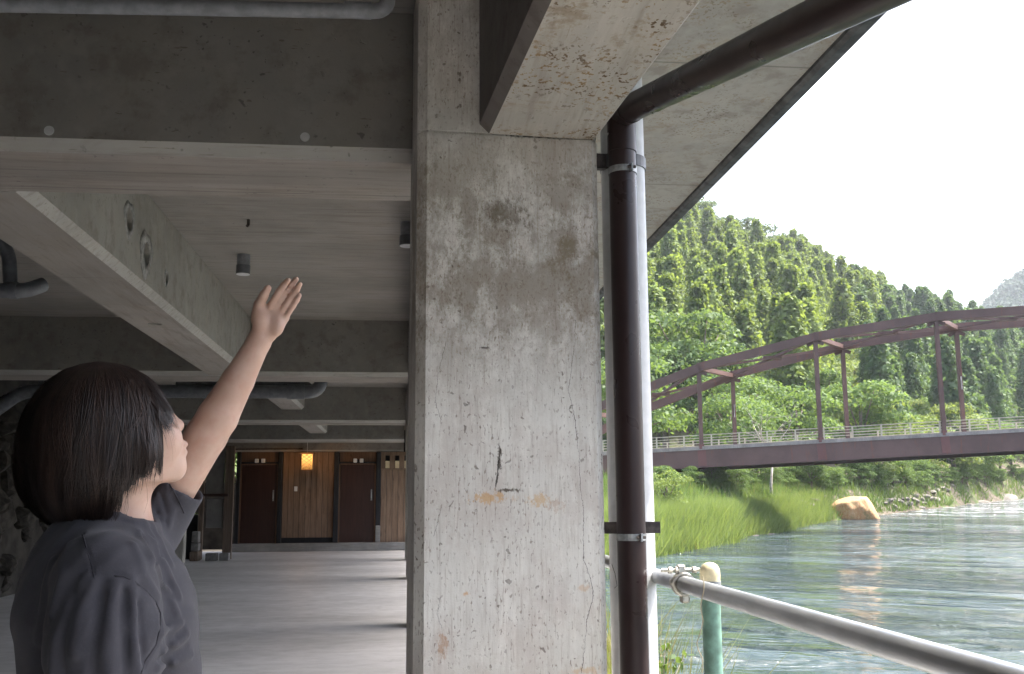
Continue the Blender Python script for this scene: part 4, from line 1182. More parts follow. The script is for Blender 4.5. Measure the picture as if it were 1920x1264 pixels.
# trees behind the garden corner of the building
for x_, y_, h in ((-5.3, 34.6, 4.5), (-6.6, 31.6, 1.6), (-7.4, 36.0, 6.0)):
    t_ = plant('broad', x_, y_, -0.05, h, 'dark green garden shrub seen past the elbow through the far corner', 'garden_shrub', 'garden shrubs')

# grass on the bank
def grass(name, n, region, h0, h1, w, mat, seed, label):
    g = np.random.default_rng(seed)
    P = region(g, n)
    n = len(P)
    a = g.uniform(0, 2 * np.pi, n); hh = g.uniform(h0, h1, n)
    side = np.stack([np.cos(a), np.sin(a), np.zeros(n)], 1) * w * g.uniform(0.6, 1.4, n)[:, None]
    lean = np.stack([g.normal(size=n) * 0.35, g.normal(size=n) * 0.35, np.ones(n)], 1) * hh[:, None]
    V = np.stack([P - side, P + side, P + lean * 0.6 + side * 0.6, P + lean], 1).reshape(-1, 3)
    # bend tips
    F = np.arange(4 * n).reshape(n, 4)
    me = mesh_np(name, V, F, mat); at = me.attributes.new('tint', 'FLOAT', 'POINT'); at.data.foreach_set('value', np.repeat(g.random(n), 4).astype(np.float32))
    return tag(obj_me(name, me), label, 'grass', kind='stuff')
M['grass'] = leaf_mat('bank_grass', (0.060, 0.118, 0.034), (0.125, 0.190, 0.056), 0.0, 0.38)
M['reed'] = leaf_mat('reed_grass', (0.085, 0.148, 0.042), (0.185, 0.250, 0.085), 0.0, 0.42)
M['dry'] = leaf_mat('dry_grass', (0.26, 0.20, 0.10), (0.16, 0.20, 0.05), 0.0, 0.3)
def reg(p0, p1, d0, d1):
    def f(g, n):
        a = g.uniform(px_az(p0), px_az(p1), n); rs_ = np.interp(a, S_AZ, S_R); bw_ = np.interp(a, B_AZ, B_W)
        r_ = rs_ + d0 + (d1 * bw_ - d0) * g.random(n) ** 1.2
        # patches
        x_, y_ = r_ * np.sin(a), r_ * np.cos(a)
        k = vnoise(x_, y_, 4.0, 8) + g.normal(size=n) * 0.25 > -0.38
        x_, y_ = x_[k], y_[k]
        return np.stack([x_, y_, terrain_z(x_, y_) - 0.05], 1)
    return f
def clumps(n, per, spread, p0, p1, d0, d1):
    base_reg = reg(p0, p1, d0, d1)
    def f(g, _):
        C = base_reg(g, n); k = np.repeat(np.arange(len(C)), per)
        sp_ = spread * (0.5 + g.random(len(C)))[k]
        P = C[k] + np.stack([g.normal(size=len(k)) * sp_, g.normal(size=len(k)) * sp_, np.zeros(len(k))], 1)
        P[:, 2] = terrain_z(P[:, 0], P[:, 1]) - 0.05
        return P
    return f
grass('bank_grass', 0, clumps(3600, 16, 0.35, 1060, 1560, 0.3, 1.1), 0.4, 1.0, 0.030, M['grass'], 4, 'bright green grass covering the far river bank')
grass('tall_bank_grass', 0, clumps(1500, 26, 0.40, 1060, 1545, 0.2, 0.42), 0.8, 1.9, 0.028, M['reed'], 14, 'tall pale green reeds along the waterline of the far bank')
grass('bank_straw', 0, clumps(420, 14, 0.5, 1060, 1560, 0.2, 1.0), 0.4, 1.3, 0.028, M['dry'], 16, 'dead straw stalks mixed into the green bank grass')
grass('dark_bank_weeds', 0, clumps(500, 22, 0.6, 1060, 1560, 6.0, 1.15), 0.5, 1.3, 0.06, M['broad'], 15, 'darker leafy weeds scattered over the upper grass bank')
grass('bank_weeds', 4200, reg(1560, 1930, 1.0, 1.0), 0.4, 1.4, 0.07, M['grass'], 5, 'patchy green weeds on the rocky bank beyond the orange boulder')
grass('dry_grass', 2600, reg(1180, 1330, 0.1, 0.06), 0.25, 0.7, 0.04, M['dry'], 6, 'dry straw-coloured grass at the foot of the green bank')
# near weeds just below the rail
def nearreg(g, n):
    c = np.array([[1.50, 6.2, -0.15], [1.60, 7.4, -0.15], [1.68, 9.0, -0.15], [1.45, 5.4, -0.15]])
    k = g.integers(0, len(c), n)
    return c[k] + g.normal(size=(n, 3)) * np.array([0.05, 0.35, 0.05])
grass('wall_weeds', 420, nearreg, 0.35, 0.95, 0.006, M['dry'], 12, 'tall straw and green weeds on the wall edge beside the column')
def leafy_weed(P, h, label):
    g = np.random.default_rng(2); base = np.array(P)
    t_ = thing('leafy_weed', label, 'plant', base)
    V, F, L = [], [], []
    for k in range(5):
        tip = np.array([g.normal() * 0.10, g.normal() * 0.10, h * g.uniform(0.7, 1.0)])
        v, f = tube_np([(0, 0, 0), tip * 0.55 + np.array([0, 0, 0.03]), tip], [0.004, 0.003, 0.001], 5); o = len(V); V.extend(v); F.extend([tuple(i + o for i in ff) for ff in f])
        for u in np.linspace(0.3, 1, 12): L.append(tip * u + g.normal(size=3) * 0.025)
    obj_me('stem', mesh_np('stem', V, F, M['bark_pale'], True), t_)
    L = np.array(L)
    obj_me('leaf', leaf_cloud('leaf', L, 0.032, np.array([0, 0, 0.6]), g.random(len(L)), M['broad'], g, 0.3), t_)
Pw = on(1240, 1290, 0, 1.42)
leafy_weed((1.42, Pw[1], Pw[2] - 0.15), 0.42, 'small leafy weed poking up beside the pale downpipe over the water')

# ------------------------------------------------------------------ boulders on the bank
def travertine_material():
    t = NT('orange_mineral_rock'); O = t.objc()
    n1 = t.noise(O, 1.6, 6, 0.65, 0.8); st_ = t.noise(t.mapv(O, (5, 5, 0.8)), 1.6, 6, 0.7, 0.5)
    c = t.mix(t.ramp(n1, 0.35, 0.65), (0.30, 0.150, 0.052), (0.36, 0.215, 0.095))
    c = t.mix(t.math('MULTIPLY', t.ramp(st_, 0.45, 0.65), 0.6), c, (0.40, 0.31, 0.18))
    c = t.mix(t.ramp(t.noise(O, 2.6, 5, 0.7), 0.60, 0.72), c, (0.20, 0.07, 0.03))
    c = t.mix(t.ramp(t.math('ADD', t.sep(O)[2], t.math('MULTIPLY', t.noise(O, 1.2, 4), 0.8)), 0.75, 0.2), c, (0.07, 0.045, 0.025))
    c = t.mix(t.math('MULTIPLY', t.ramp(t.noise(O, 0.7, 5, 0.7), 0.54, 0.66), 0.7), c, (0.10, 0.115, 0.04))
    return t.done(t.principled(Base_Color=c, Roughness=0.75, Normal=t.bump(t.math('ADD', n1, st_), 0.8, 0.10)))
M['travertine'] = travertine_material()
M['rock'] = simple_mat('grey_river_rock', (0.13, 0.118, 0.10), 0.9, 0, 0.45, 1.2, 0.8)
Pb = onwater(1591, 971)
g = np.random.default_rng(4)
PLN = [(g.normal(), g.normal(), g.normal() * 0.5, g.uniform(0.72, 0.92)) for _ in range(16)]
bm = bmesh.new(); bmesh.ops.create_icosphere(bm, subdivisions=5, radius=1.0)
for v in bm.verts:
    a, b, c_ = v.co
    s_ = 1 + 0.05 * math.sin(3.1 * a + 1) + 0.05 * math.cos(5.3 * b + 2 * c_) + 0.018 * math.sin(11 * a + 3 * b) + 0.014 * math.sin(19 * b + 13 * a) + 0.010 * math.sin(31 * a - 9 * c_)
    v.co *= s_
    for pl in PLN:
        nn = Vector(pl[:3]).normalized(); dd = v.co.dot(nn)
        if dd > pl[3]: v.co -= nn * (dd - pl[3]) * 0.8
    v.co.z = max(v.co.z, -0.35)
    if a > 0: v.co.z *= 1 - 0.10 * a
DB = float(np.linalg.norm(Pb - CAM_LOC))
for v in bm.verts:
    v.co = Vector((v.co.x * DB * 0.0275, v.co.y * DB * 0.0190, v.co.z * DB * 0.0250))
rock = bm_obj('mineral_boulder', bm, M['travertine'], smooth=True, loc=tuple(Pb - (Pb - CAM_LOC) / DB * 2.2 + np.array([0.3, 0, -0.25])), rot=(0, 0, -0.40))
tag(rock, 'large orange dome-shaped mineral boulder at the edge of the river', 'boulder')
GR = [rock_mesh('rock', 40 + s_, M['rock'], 2, 0.75) for s_ in range(5)]
def put_rock(px, py, s_, label, group, dz=0.0):
    P = onwater(px, py)
    z_ = max(float(terrain_z(P[0], P[1])), P[2] - 0.1) - 0.25 * s_
    o = obj_me('river_rock', GR[rr.randrange(5)], None, (P[0], P[1], z_ + dz), (rr.uniform(-.3, .3), rr.uniform(-.3, .3), rr.uniform(0, 6)), (s_ * rr.uniform(0.9, 1.5), s_ * rr.uniform(0.8, 1.2), s_ * rr.uniform(0.6, 0.9)))
    tag(o, label, 'rock', group)
for k in range(34): put_rock(1655 + k * 4.2 + rr.uniform(-4, 4), 963.5 - k * 0.52 + rr.uniform(-1.5, 0.5), rr.uniform(0.35, 0.9), 'rubble rock in the row along the waterline right of the orange boulder', 'rubble along the waterline')
for k in range(30): put_rock(1662 + k * 4.3 + rr.uniform(-5, 5), 958 - k * 0.48 + rr.uniform(-2, 0), rr.uniform(0.35, 1.0), 'rubble rock in the row along the waterline right of the orange boulder', 'rubble along the waterline', 0.8)
for k in range(8): put_rock(1500 + k * 6 + rr.uniform(-3, 3), 984 - k * 1.5 - rr.uniform(2, 5), rr.uniform(0.5, 0.9), 'small pale rock heaped left of the orange boulder', 'pale rocks left of the boulder', 0.3)
for px, py, s_, lab in ((1440, 1001, 0.55, 'flat grey stone at the tip of the grass bank'), (1415, 1004, 0.4, 'small dark stone by the grass tip at the waterline'), (1885, 938, 2.3, 'big grey boulder at the right picture edge upstream'), (1842, 943, 1.7, 'pale boulder upstream left of the big grey one'), (1820, 946, 1.3, 'smaller pale boulder upstream near the bank weeds')):
    put_rock(px, py, s_, lab, None)

# ------------------------------------------------------------------ arch bridge
def steel_mat(name, col, rust):
    t = NT(name); P = t.pos()
    c = t.mix(t.ramp(t.noise(P, 0.35, 5, 0.6), 0.35, 0.65), tuple(np.array(col) * 0.85), tuple(np.array(col) * 1.15))
    st_ = t.noise(t.mapv(P, (2.2, 2.2, 0.35)), 1.0, 5, 0.7)
    c = t.mix(t.math('MULTIPLY', t.ramp(st_, 0.55, 0.72), rust), c, (0.16, 0.055, 0.03))
    return t.done(t.principled(Base_Color=c, Roughness=0.6, Specular_IOR_Level=0.35))
M['steel'] = steel_mat('brown_painted_steel', (0.100, 0.056, 0.047), 0.65)
M['rusty'] = steel_mat('rusty_steel_plate', (0.13, 0.055, 0.048), 0.7)
M['rail_beige'] = simple_mat('beige_bridge_rail', (0.44, 0.385, 0.29), 0.6, 0.2, 0.12, 0.5)
M['kerb'] = concrete_mat('bridge_kerb', (0.27, 0.24, 0.22), speck=0.3)
O_ = dep(1540.8, 864, 95.0)
bu = 0.987 * HR - 0.16 * HF
PANEL = 11.05
GRADE = 0.042
OFF = 4.6 * HR + 6.2 * HF
br = thing('arch_bridge', 'rusty brown steel arch bridge with hangers crossing over the river', 'bridge', O_)
def bp_(t_, h=0.0, side=0.0, fw=0.0):
    return bu * PANEL * t_ + np.array([0, 0, GRADE * PANEL * t_ + h]) + OFF * side + HF * fw
def bar_np(a, b, w, h):
    a, b = np.asarray(a, float), np.asarray(b, float)
    d = (b - a) / np.linalg.norm(b - a)
    s_ = np.cross(d, [0, 0, 1.0])
    if np.linalg.norm(s_) < 0.25: s_ = np.array(HF) - d * (d @ HF)
    s_ /= np.linalg.norm(s_); u_ = np.cross(s_, d)
    V = [p + s_ * w / 2 * i + u_ * h / 2 * j for p in (a, b) for i, j in ((-1, -1), (1, -1), (1, 1), (-1, 1))]
    F = [(0, 1, 2, 3), (7, 6, 5, 4), (0, 4, 5, 1), (1, 5, 6, 2), (2, 6, 7, 3), (3, 7, 4, 0)]
    return V, F
def bars(name, L, mat, parent):
    V, F = [], []
    for a, b, w, h in L:
        v, f = bar_np(a, b, w, h); o = len(V); V += v; F += [tuple(i + o for i in ff) for ff in f]
    me = mesh_np(name, V, F, mat)
    bm = bmesh.new(); bm.from_mesh(me); bmesh.ops.recalc_face_normals(bm, faces=bm.faces[:]); bm.to_mesh(me); bm.free()
    return obj_me(name, me, parent)
HT = {-3: 0.6, -2: 5.9, -1: 9.55, 0: 11.75, 1: 12.85, 2: 12.85, 3: 11.75, 4: 9.55, 5: 5.9, 6: 0.6}   # rib centre above girder bottom
GH = 1.62
for side in (0, 1):
    bars('girder', [(bp_(-3.6, GH / 2, side), bp_(6.4, GH / 2, side), 0.30, GH)], M['steel'], br)
    bars('girder_flange', [(bp_(-3.6, -0.02, side), bp_(6.4, -0.02, side), 0.55, 0.06)], M['steel'], br)
    bars('kerb', [(bp_(-3.6, GH + 0.17, side), bp_(6.4, GH + 0.17, side), 0.42, 0.34)], M['kerb'], br)
    rib = bars('arch_rib', [(bp_(t_, HT[t_], side) - bu * 0.10, bp_(t_ + 1, HT[t_ + 1], side) + bu * 0.10, 0.62, 0.80) for t_ in range(-3, 6)], M['steel'], br)
    for t_ in range(-2, 6):
        hb = bars('hanger', [(bp_(t_, GH * 0.9, side), bp_(t_, HT[t_] - 0.2, side), 0.34, 0.36)], M['steel'], br)
        bars('hanger_gusset', [(bp_(t_ - 0.07, HT[t_] - 0.75, side), bp_(t_, HT[t_] - 0.42, side), 0.10, 0.34), (bp_(t_ + 0.07, HT[t_] - 0.75 + (HT.get(t_ + 1, 0) - HT[t_]) * 0.05, side), bp_(t_, HT[t_] - 0.42, side), 0.10, 0.34)], M['steel'], hb)
        bars('stiffener', [(bp_(t_ - 0.035, GH / 2 + 0.05, side, -0.17), bp_(t_ + 0.035, GH / 2 + 0.05, side, -0.17), 0.05, GH - 0.12)], M['rusty'], hb)
        bars('hanger_foot', [(bp_(t_, GH + 0.1, side), bp_(t_, GH + 0.55, side), 0.44, 0.46)], M['rusty'], hb)
    rl = bpy.data.objects.new('railing', None); link(rl, br)
    shift = -0.05 if side == 0 else 0.05
    zr0 = GH + 0.34
    for hh in (1.08, 0.80, 0.54, 0.28):
        bars('rail', [(bp_(-3.6, zr0 + hh, side), bp_(6.4, zr0 + hh, side), 0.07, 0.075 if hh > 1 else 0.06)], M['rail_beige'], rl)
    s0 = -3.5
    while s0 < 6.3:
        bars('post', [(bp_(s0, zr0 - 0.02, side, 0.02), bp_(s0, zr0 + 1.12, side, 0.02), 0.13, 0.13)], M['rail_beige'], rl)
        s0 += 0.2353
a_, b_ = bp_(-3.6, GH + 0.02, 0.5), bp_(6.4, GH + 0.02, 0.5)
V = [bp_(-3.6, GH - 0.2, 0.03), bp_(6.4, GH - 0.2, 0.03), bp_(6.4, GH - 0.2, 0.97), bp_(-3.6, GH - 0.2, 0.97)]
V = V + [v + np.array([0, 0, 0.22]) for v in V]
obj_me('deck', mesh_np('deck', V, [(3, 2, 1, 0), (4, 5, 6, 7), (0, 1, 5, 4), (1, 2, 6, 5), (2, 3, 7, 6), (3, 0, 4, 7)], M['kerb']), br)
for t_ in np.arange(-3.25, 6.3, 0.5):
    bars('floor_beam', [(bp_(t_, GH - 0.6, 0.03), bp_(t_, GH - 0.6, 0.97), 0.25, 0.75)], M['steel'], br)
for t_ in range(-2, 6):
    bars('cross_strut', [(bp_(t_, HT[t_] - 0.05, 0.0), bp_(t_, HT[t_] - 0.05, 1.0), 0.45, 0.42)], M['steel'], br)
for t_ in range(-2, 5):
    h0, h1 = HT[t_], HT[t_ + 1]
    bars('wind_brace', [(bp_(t_, h0 - 0.1, 0.02), bp_(t_ + 1, h1 - 0.1, 0.98), 0.20, 0.22)], M['steel'], br)
    bars('wind_brace', [(bp_(t_, h0 - 0.1, 0.98), bp_(t_ + 1, h1 - 0.1, 0.02), 0.20, 0.24)], M['steel'], br)
    mid = (bp_(t_, h0 - 0.1, 0.5) + bp_(t_ + 1, h1 - 0.1, 0.5)) / 2
    bars('brace_gusset', [(mid - bu * 0.9, mid + bu * 0.9, 0.9, 0.28)], M['steel'], br)
# white plates on two far hangers
M['plate'] = simple_mat('worn_white_plate', (0.45, 0.44, 0.42), 0.6, 0, 0.4, 2.0)
for t_, h_ in ((-1, 5.2), (1, 6.6)):
    bars('sign_plate', [(bp_(t_, h_, 1.0, -0.2), bp_(t_, h_ + 1.3, 1.0, -0.2), 0.36, 0.03)], M['plate'], br)
ab = bars('abutment', [(bp_(-3.9, -2.0, 0.5), bp_(-3.2, -2.0, 0.5), 11.0, 4.4)], M['kerb'], br)

# ------------------------------------------------------------------ far mountain
mpx = [(1700, 640), (1760, 625), (1815, 606), (1840, 592), (1862, 566), (1885, 544), (1920, 522), (1960, 497), (2020, 470), (2120, 450), (2300, 440)]
V, F = [], []
rows_ = 26
for i in range(rows_):
    u = i / (rows_ - 1)
    for j in range(120):
        px = 1690 + 610 * j / 119; py = np.interp(px, [p[0] for p in mpx], [p[1] for p in mpx])
        d = ray(px, py); hl = math.hypot(d[0], d[1]); a = math.atan2(d[0], d[1])
        r_ = 1000 + 520 * u
        zc = 1.35 + d[2] / hl * 1520
        z_ = -5 + (zc + 5) * sst(u) ** 0.9 + 9 * vnoise(r_ * math.sin(a), r_ * math.cos(a), 22, 6) * u * (1 - 0.55 * u) 
        V.append((r_ * math.sin(a), r_ * math.cos(a), z_))
for i in range(rows_ - 1):
    for j in range(119): F.append((i * 120 + j, i * 120 + j + 1, (i + 1) * 120 + j + 1, (i + 1) * 120 + j))
M['far'] = foliage_ground('far_forest_slope', (0.035, 0.075, 0.030), (0.075, 0.120, 0.040), (0.03, 0.06, 0.03))
tag(obj_me('far_hills', mesh_np('far_hills', V, F, M['far'], True)), kind='structure')
M['far_leaf'] = leaf_mat('distant_foliage', (0.018, 0.045, 0.028), (0.040, 0.080, 0.045), 0.0, 0.15)
g = np.random.default_rng(77)
n_ = 2600
pxs = g.uniform(1700, 2000, n_); us = g.uniform(0.35, 1.0, n_)
C_ = []
for px, u in zip(pxs, us):
    py = np.interp(px, [p[0] for p in mpx], [p[1] for p in mpx]); d = ray(px, py); hl = math.hypot(d[0], d[1]); a = math.atan2(d[0], d[1]); r_ = 1000 + 520 * u
    C_.append((r_ * math.sin(a), r_ * math.cos(a), -5 + (1.35 + d[2] / hl * 1520 + 5) * sst(u) ** 0.9 + 3))
C_ = np.repeat(np.array(C_), 14, 0); C_ = C_ + g.normal(size=C_.shape) * np.array([3.2, 3.2, 2.8])
tag(obj_me('far_mountain_forest', leaf_cloud('far_mountain_forest', C_, 2.4, np.array([0, 0, 0.6]), g.random(len(C_)), M['far_leaf'], g)), 'hazy blue-green forest on the distant mountain at the right edge', 'forest', kind='stuff')

# ------------------------------------------------------------------ thin summer haze over the valley
t = NT('valley_haze'); pv = t.n('VolumePrincipled', Color=(0.86, 0.92, 1.0), Density=0.00013, Anisotropy=0.2)
t.t.links.new(pv.outputs[0], t.out.inputs['Volume'])
hzb = box('haze', -900, 1500, -120, 2000, -14.0, 560.0, t.mat)
tag(hzb, 'thin pale haze filling the valley air', 'haze', kind='stuff')
# ------------------------------------------------------------------ the person: implicit surface -> one continuous mesh
DH = 1.58
KP = DH / 1900.0
def pp(x, y, w=0.0):
    """place of a body point: picture column and row at the person's distance, w metres further away"""
    return dep(x, y, DH + w)
def smin(a, b, k):
    h = np.clip(0.5 + 0.5 * (b - a) / k, 0, 1)
    return b + (a - b) * h - k * h * (1 - h)
def smax(a, b, k): return -smin(-a, -b, k)
def s_cap(P, a, b, r1, r2):
    ab = b - a; t_ = np.clip(((P - a) @ ab) / (ab @ ab + 1e-12), 0, 1)
    return np.linalg.norm(P - a - t_[:, None] * ab, axis=1) - (r1 + (r2 - r1) * t_)
def s_ell(P, c, r, ax):
    q = (P - c) @ np.asarray(ax).T / np.asarray(r)
    k0 = np.linalg.norm(q, axis=1); k1 = np.linalg.norm(q / np.asarray(r), axis=1) + 1e-9
    return k0 * (k0 - 1) / k1
class SDF:
    def __init__(s): s.ops = []
    def cap(s, a, b, r1, r2=None, k=0.02): s.ops.append(('cap', np.array(a), np.array(b), r1, r1 if r2 is None else r2, k)); return s
    def ell(s, c, r, ax=None, k=0.02): s.ops.append(('ell', np.array(c), r, AX if ax is None else ax, k)); return s
    def cut(s, a, b, r1, r2=None, k=0.004): s.ops.append(('cut', np.array(a), np.array(b), r1, r1 if r2 is None else r2, k)); return s
    def fn(s, f, c=None, r=99.0): s.ops.append(('fn', f) if c is None else ('fn', f, r, np.array(c))); return s
    def __call__(s, P):
        d = np.full(len(P), 9.0)
        c = (P.min(0) + P.max(0)) / 2; R = np.linalg.norm(P.max(0) - c) + 0.045
        if getattr(s, 'nb', -1) != len(s.ops):
            s.nb = len(s.ops)
            s.bc = np.array([(o[1] + o[2]) / 2 if o[0] in ('cap', 'cut') else (o[1] if o[0] == 'ell' else np.zeros(3)) for o in s.ops])
            s.br = np.array([np.linalg.norm(o[1] - o[2]) / 2 + max(o[3], o[4]) if o[0] in ('cap', 'cut') else (max(o[2]) if o[0] == 'ell' else (o[2] if len(o) > 2 else 99.0)) for o in s.ops])
            for i_, o in enumerate(s.ops):
                if o[0] == 'fn' and len(o) > 3: s.bc[i_] = o[3]
        use = (np.linalg.norm(s.bc - c, axis=1) - s.br < R) if len(P) > 60 else np.ones(len(s.ops), bool)
        for u_, o in zip(use, s.ops):
            if not u_: continue
            if o[0] == 'cap': d = smin(d, s_cap(P, *o[1:5]), o[5])
            elif o[0] == 'ell': d = smin(d, s_ell(P, *o[1:4]), o[4])
            elif o[0] == 'cut': d = smax(d, -s_cap(P, *o[1:5]), o[5])
            else: d = o[1](P, d)
        return d
AX = np.stack([HR, np.array([0, 0, 1.0]), HF])
def polygonise(f, lo, hi, h, margin=0.03):
    lo = np.asarray(lo, float); hi = np.asarray(hi, float)
    B = 10
    nb = np.ceil((hi - lo) / (h * B)).astype(int); n = nb * B + 1
    D = np.full(n, 1.0, dtype=np.float32)
    bi = np.stack(np.meshgrid(*[np.arange(k) for k in nb], indexing='ij'), -1).reshape(-1, 3)
    cen = lo + (bi + 0.5) * B * h
    dc = f(cen); rad = B * h * 0.87 + margin
    for (i, j, k), d0 in zip(bi, dc):
        if d0 < 0: D[i * B:(i + 1) * B + 1, j * B:(j + 1) * B + 1, k * B:(k + 1) * B + 1] = np.where(D[i * B:(i + 1) * B + 1, j * B:(j + 1) * B + 1, k * B:(k + 1) * B + 1] == 1.0, -1.0, D[i * B:(i + 1) * B + 1, j * B:(j + 1) * B + 1, k * B:(k + 1) * B + 1])
    act = bi[np.abs(dc) < rad]
    if len(act):
        loc = np.stack(np.meshgrid(*[np.arange(B + 1)] * 3, indexing='ij'), -1).reshape(-1, 3)
        for c0 in range(0, len(act), 3):
            I = (act[c0:c0 + 3, None, :] * B + loc[None]).reshape(-1, 3)
            v = f(lo + I * h)
            D[I[:, 0], I[:, 1], I[:, 2]] = v
    # surface nets
    s = D < 0
    nx, ny, nz = n - 1
    corners = [(a, b, c) for a in (0, 1) for b in (0, 1) for c in (0, 1)]
    def sub(A, c): return A[c[0]:c[0] + nx, c[1]:c[1] + ny, c[2]:c[2] + nz]
    any_, all_ = np.zeros((nx, ny, nz), bool), np.ones((nx, ny, nz), bool)
    for c in corners:
        q = sub(s, c); any_ |= q; all_ &= q
    on_ = any_ & ~all_
    I = np.argwhere(on_)
    val = {c: D[I[:, 0] + c[0], I[:, 1] + c[1], I[:, 2] + c[2]].astype(float) for c in corners}
    cnt = np.zeros(len(I)); acc = np.zeros((len(I), 3))
    for a in corners:
        for ax_ in range(3):
            if a[ax_] == 0:
                b = list(a); b[ax_] = 1
                da, db = val[a], val[tuple(b)]; m_ = (da < 0) != (db < 0)
                t_ = np.where(m_, da / np.where(da == db, 1, da - db), 0)
                cnt += m_
                for q in range(3): acc[:, q] += np.where(m_, a[q] + (t_ if q == ax_ else 0), 0)
    idx_ = np.full(on_.shape, -1, np.int64); idx_[on_] = np.arange(len(I))
    V = lo + h * (I + acc / np.maximum(cnt, 1)[:, None])
    F = []
    for ax_ in range(3):
        o1, o2 = [(1, 2), (2, 0), (0, 1)][ax_]
        sl0 = [slice(1, None)] * 3; sl1 = [slice(1, None)] * 3
        A = s[tuple(slice(0, -1) if q == ax_ else slice(None) for q in range(3))]; Bq = s[tuple(slice(1, None) if q == ax_ else slice(None) for q in range(3))]
        E = np.argwhere(A != Bq)
        ok = (E[:, o1] > 0) & (E[:, o2] > 0) & (E[:, o1] < idx_.shape[o1]) & (E[:, o2] < idx_.shape[o2]) & (E[:, ax_] < idx_.shape[ax_])
        E = E[ok]; inside = A[E[:, 0], E[:, 1], E[:, 2]]
        def g_(d1, d2):
            q = E.copy(); q[:, o1] -= d1; q[:, o2] -= d2
            return idx_[q[:, 0], q[:, 1], q[:, 2]]
        quad = np.stack([g_(1, 1), g_(0, 1), g_(0, 0), g_(1, 0)], 1)
        quad[~inside] = quad[~inside][:, ::-1]
        F.append(quad)
    F = np.concatenate(F); F = F[(F >= 0).all(1)]
    return V, F
def smooth_mesh(V, F, it=2, lam=0.5):
    E = np.concatenate([F[:, [0, 1]], F[:, [1, 2]], F[:, [2, 3]], F[:, [3, 0]]])
    for _ in range(it):
        S_ = np.zeros_like(V); c = np.zeros(len(V))
        np.add.at(S_, E[:, 0], V[E[:, 1]]); np.add.at(S_, E[:, 1], V[E[:, 0]]); np.add.at(c, E[:, 0], 1); np.add.at(c, E[:, 1], 1)
        V = V + lam * (S_ / np.maximum(c, 1)[:, None] - V)
    return V
def bounds(pts, m_): 
    A = np.array(pts); return A.min(0) - m_, A.max(0) + m_

base_xy = pp(205, 1000, 0.02)
PB = np.array([base_xy[0], base_xy[1], 0.0])
person = empty('person', PB)
tag(person, 'person with dark brown bob in grey-violet t-shirt, raising one arm towards the beam', 'person')

# head frame: face turned to the right and a little away, chin lifted
yaw_, pit_ = RAD(24), RAD(24)
hfw = math.cos(pit_) * (math.cos(yaw_) * HR + math.sin(yaw_) * HF) + math.sin(pit_) * np.array([0, 0, 1.0])
hsd = math.sin(yaw_) * HR - math.cos(yaw_) * HF            # towards the camera
hup = np.cross(hsd, hfw); hup = hup if hup[2] > 0 else -hup
HAX = np.stack([hfw, hup, hsd])
def mid(x, y, s=0.0):
    """point on the face's middle plane seen at picture (x, y); s metres towards the near cheek"""
    w = (x - 185) * KP * math.tan(yaw_) * 0.95
    return pp(x, y, w) + hsd * s
body = SDF()
# skull and face
body.ell(pp(196, 806, 0.0), (0.084, 0.088, 0.070), HAX, 0.02)
body.ell(mid(268, 805), (0.050, 0.066, 0.058), HAX, 0.03)
body.ell(mid(287, 838), (0.040, 0.048, 0.050), HAX, 0.02)
body.ell(mid(300, 826, 0.030), (0.026, 0.030, 0.020), HAX, 0.02)            # near cheek
body.ell(mid(300, 826, -0.030), (0.026, 0.030, 0.020), HAX, 0.02)
body.ell(mid(321, 845), (0.020, 0.026, 0.024), HAX, 0.012)                  # mouth
body.cap(mid(250, 888, 0.046), mid(322, 880, 0.012), 0.018, 0.017, 0.018)   # jaw
body.cap(mid(250, 888, -0.046), mid(322, 880, -0.012), 0.018, 0.017, 0.018)
body.cap(mid(322, 878, 0.010), mid(324, 878, -0.010), 0.0185, 0.0185, 0.012)  # chin
body.ell(mid(270, 873), (0.048, 0.030, 0.038), HAX, 0.02)
body.cap(mid(306, 776), mid(333, 795), 0.0065, 0.0080, 0.010)               # nose
body.cap(mid(331, 799), mid(335, 799), 0.0090, 0.0080, 0.005)
body.cap(mid(326, 803, 0.009), mid(328, 803, 0.009), 0.0062, 0.0055, 0.004)
body.cap(mid(326, 803, -0.009), mid(328, 803, -0.009), 0.0062, 0.0055, 0.004)
body.cap(mid(342, 833, 0.014), mid(344.5, 834, 0.0), 0.0040, 0.0055, 0.005)   # upper lip
body.cap(mid(342, 833, -0.014), mid(344.5, 834, 0.0), 0.0040, 0.0055, 0.005)
body.cap(mid(341, 847, 0.012), mid(343, 848, 0.0), 0.0042, 0.0060, 0.005)     # lower lip
body.cap(mid(341, 847, -0.012), mid(343, 848, 0.0), 0.0042, 0.0060, 0.005)
body.cut(mid(346, 840.5, 0.022), mid(350, 840.5, 0.0), 0.0016, 0.0016, 0.003)
body.cut(mid(318, 790, 0.031), mid(322, 786, 0.024), 0.010, 0.010, 0.012)      # eye sockets
body.cut(mid(318, 790, -0.031), mid(322, 786, -0.024), 0.010, 0.010, 0.012)
for s_ in (1, -1):                                                            # ears
    body.ell(mid(222, 852, 0.074 * s_), (0.016, 0.028, 0.008), HAX, 0.006)
# neck and trunk core
body.cap(pp(228, 880, 0.025), pp(203, 1015, 0.035), 0.045, 0.048, 0.02)
body.cap(pp(248, 903, 0.03), pp(215, 985, 0.04), 0.028, 0.036, 0.02)
body.cap(pp(214, 1030, 0.03), pp(200, 1160, 0.02), 0.060, 0.085, 0.05)
body.cap(pp(200, 1160, 0.02), pp(205, 1420, 0.02), 0.090, 0.095, 0.05)
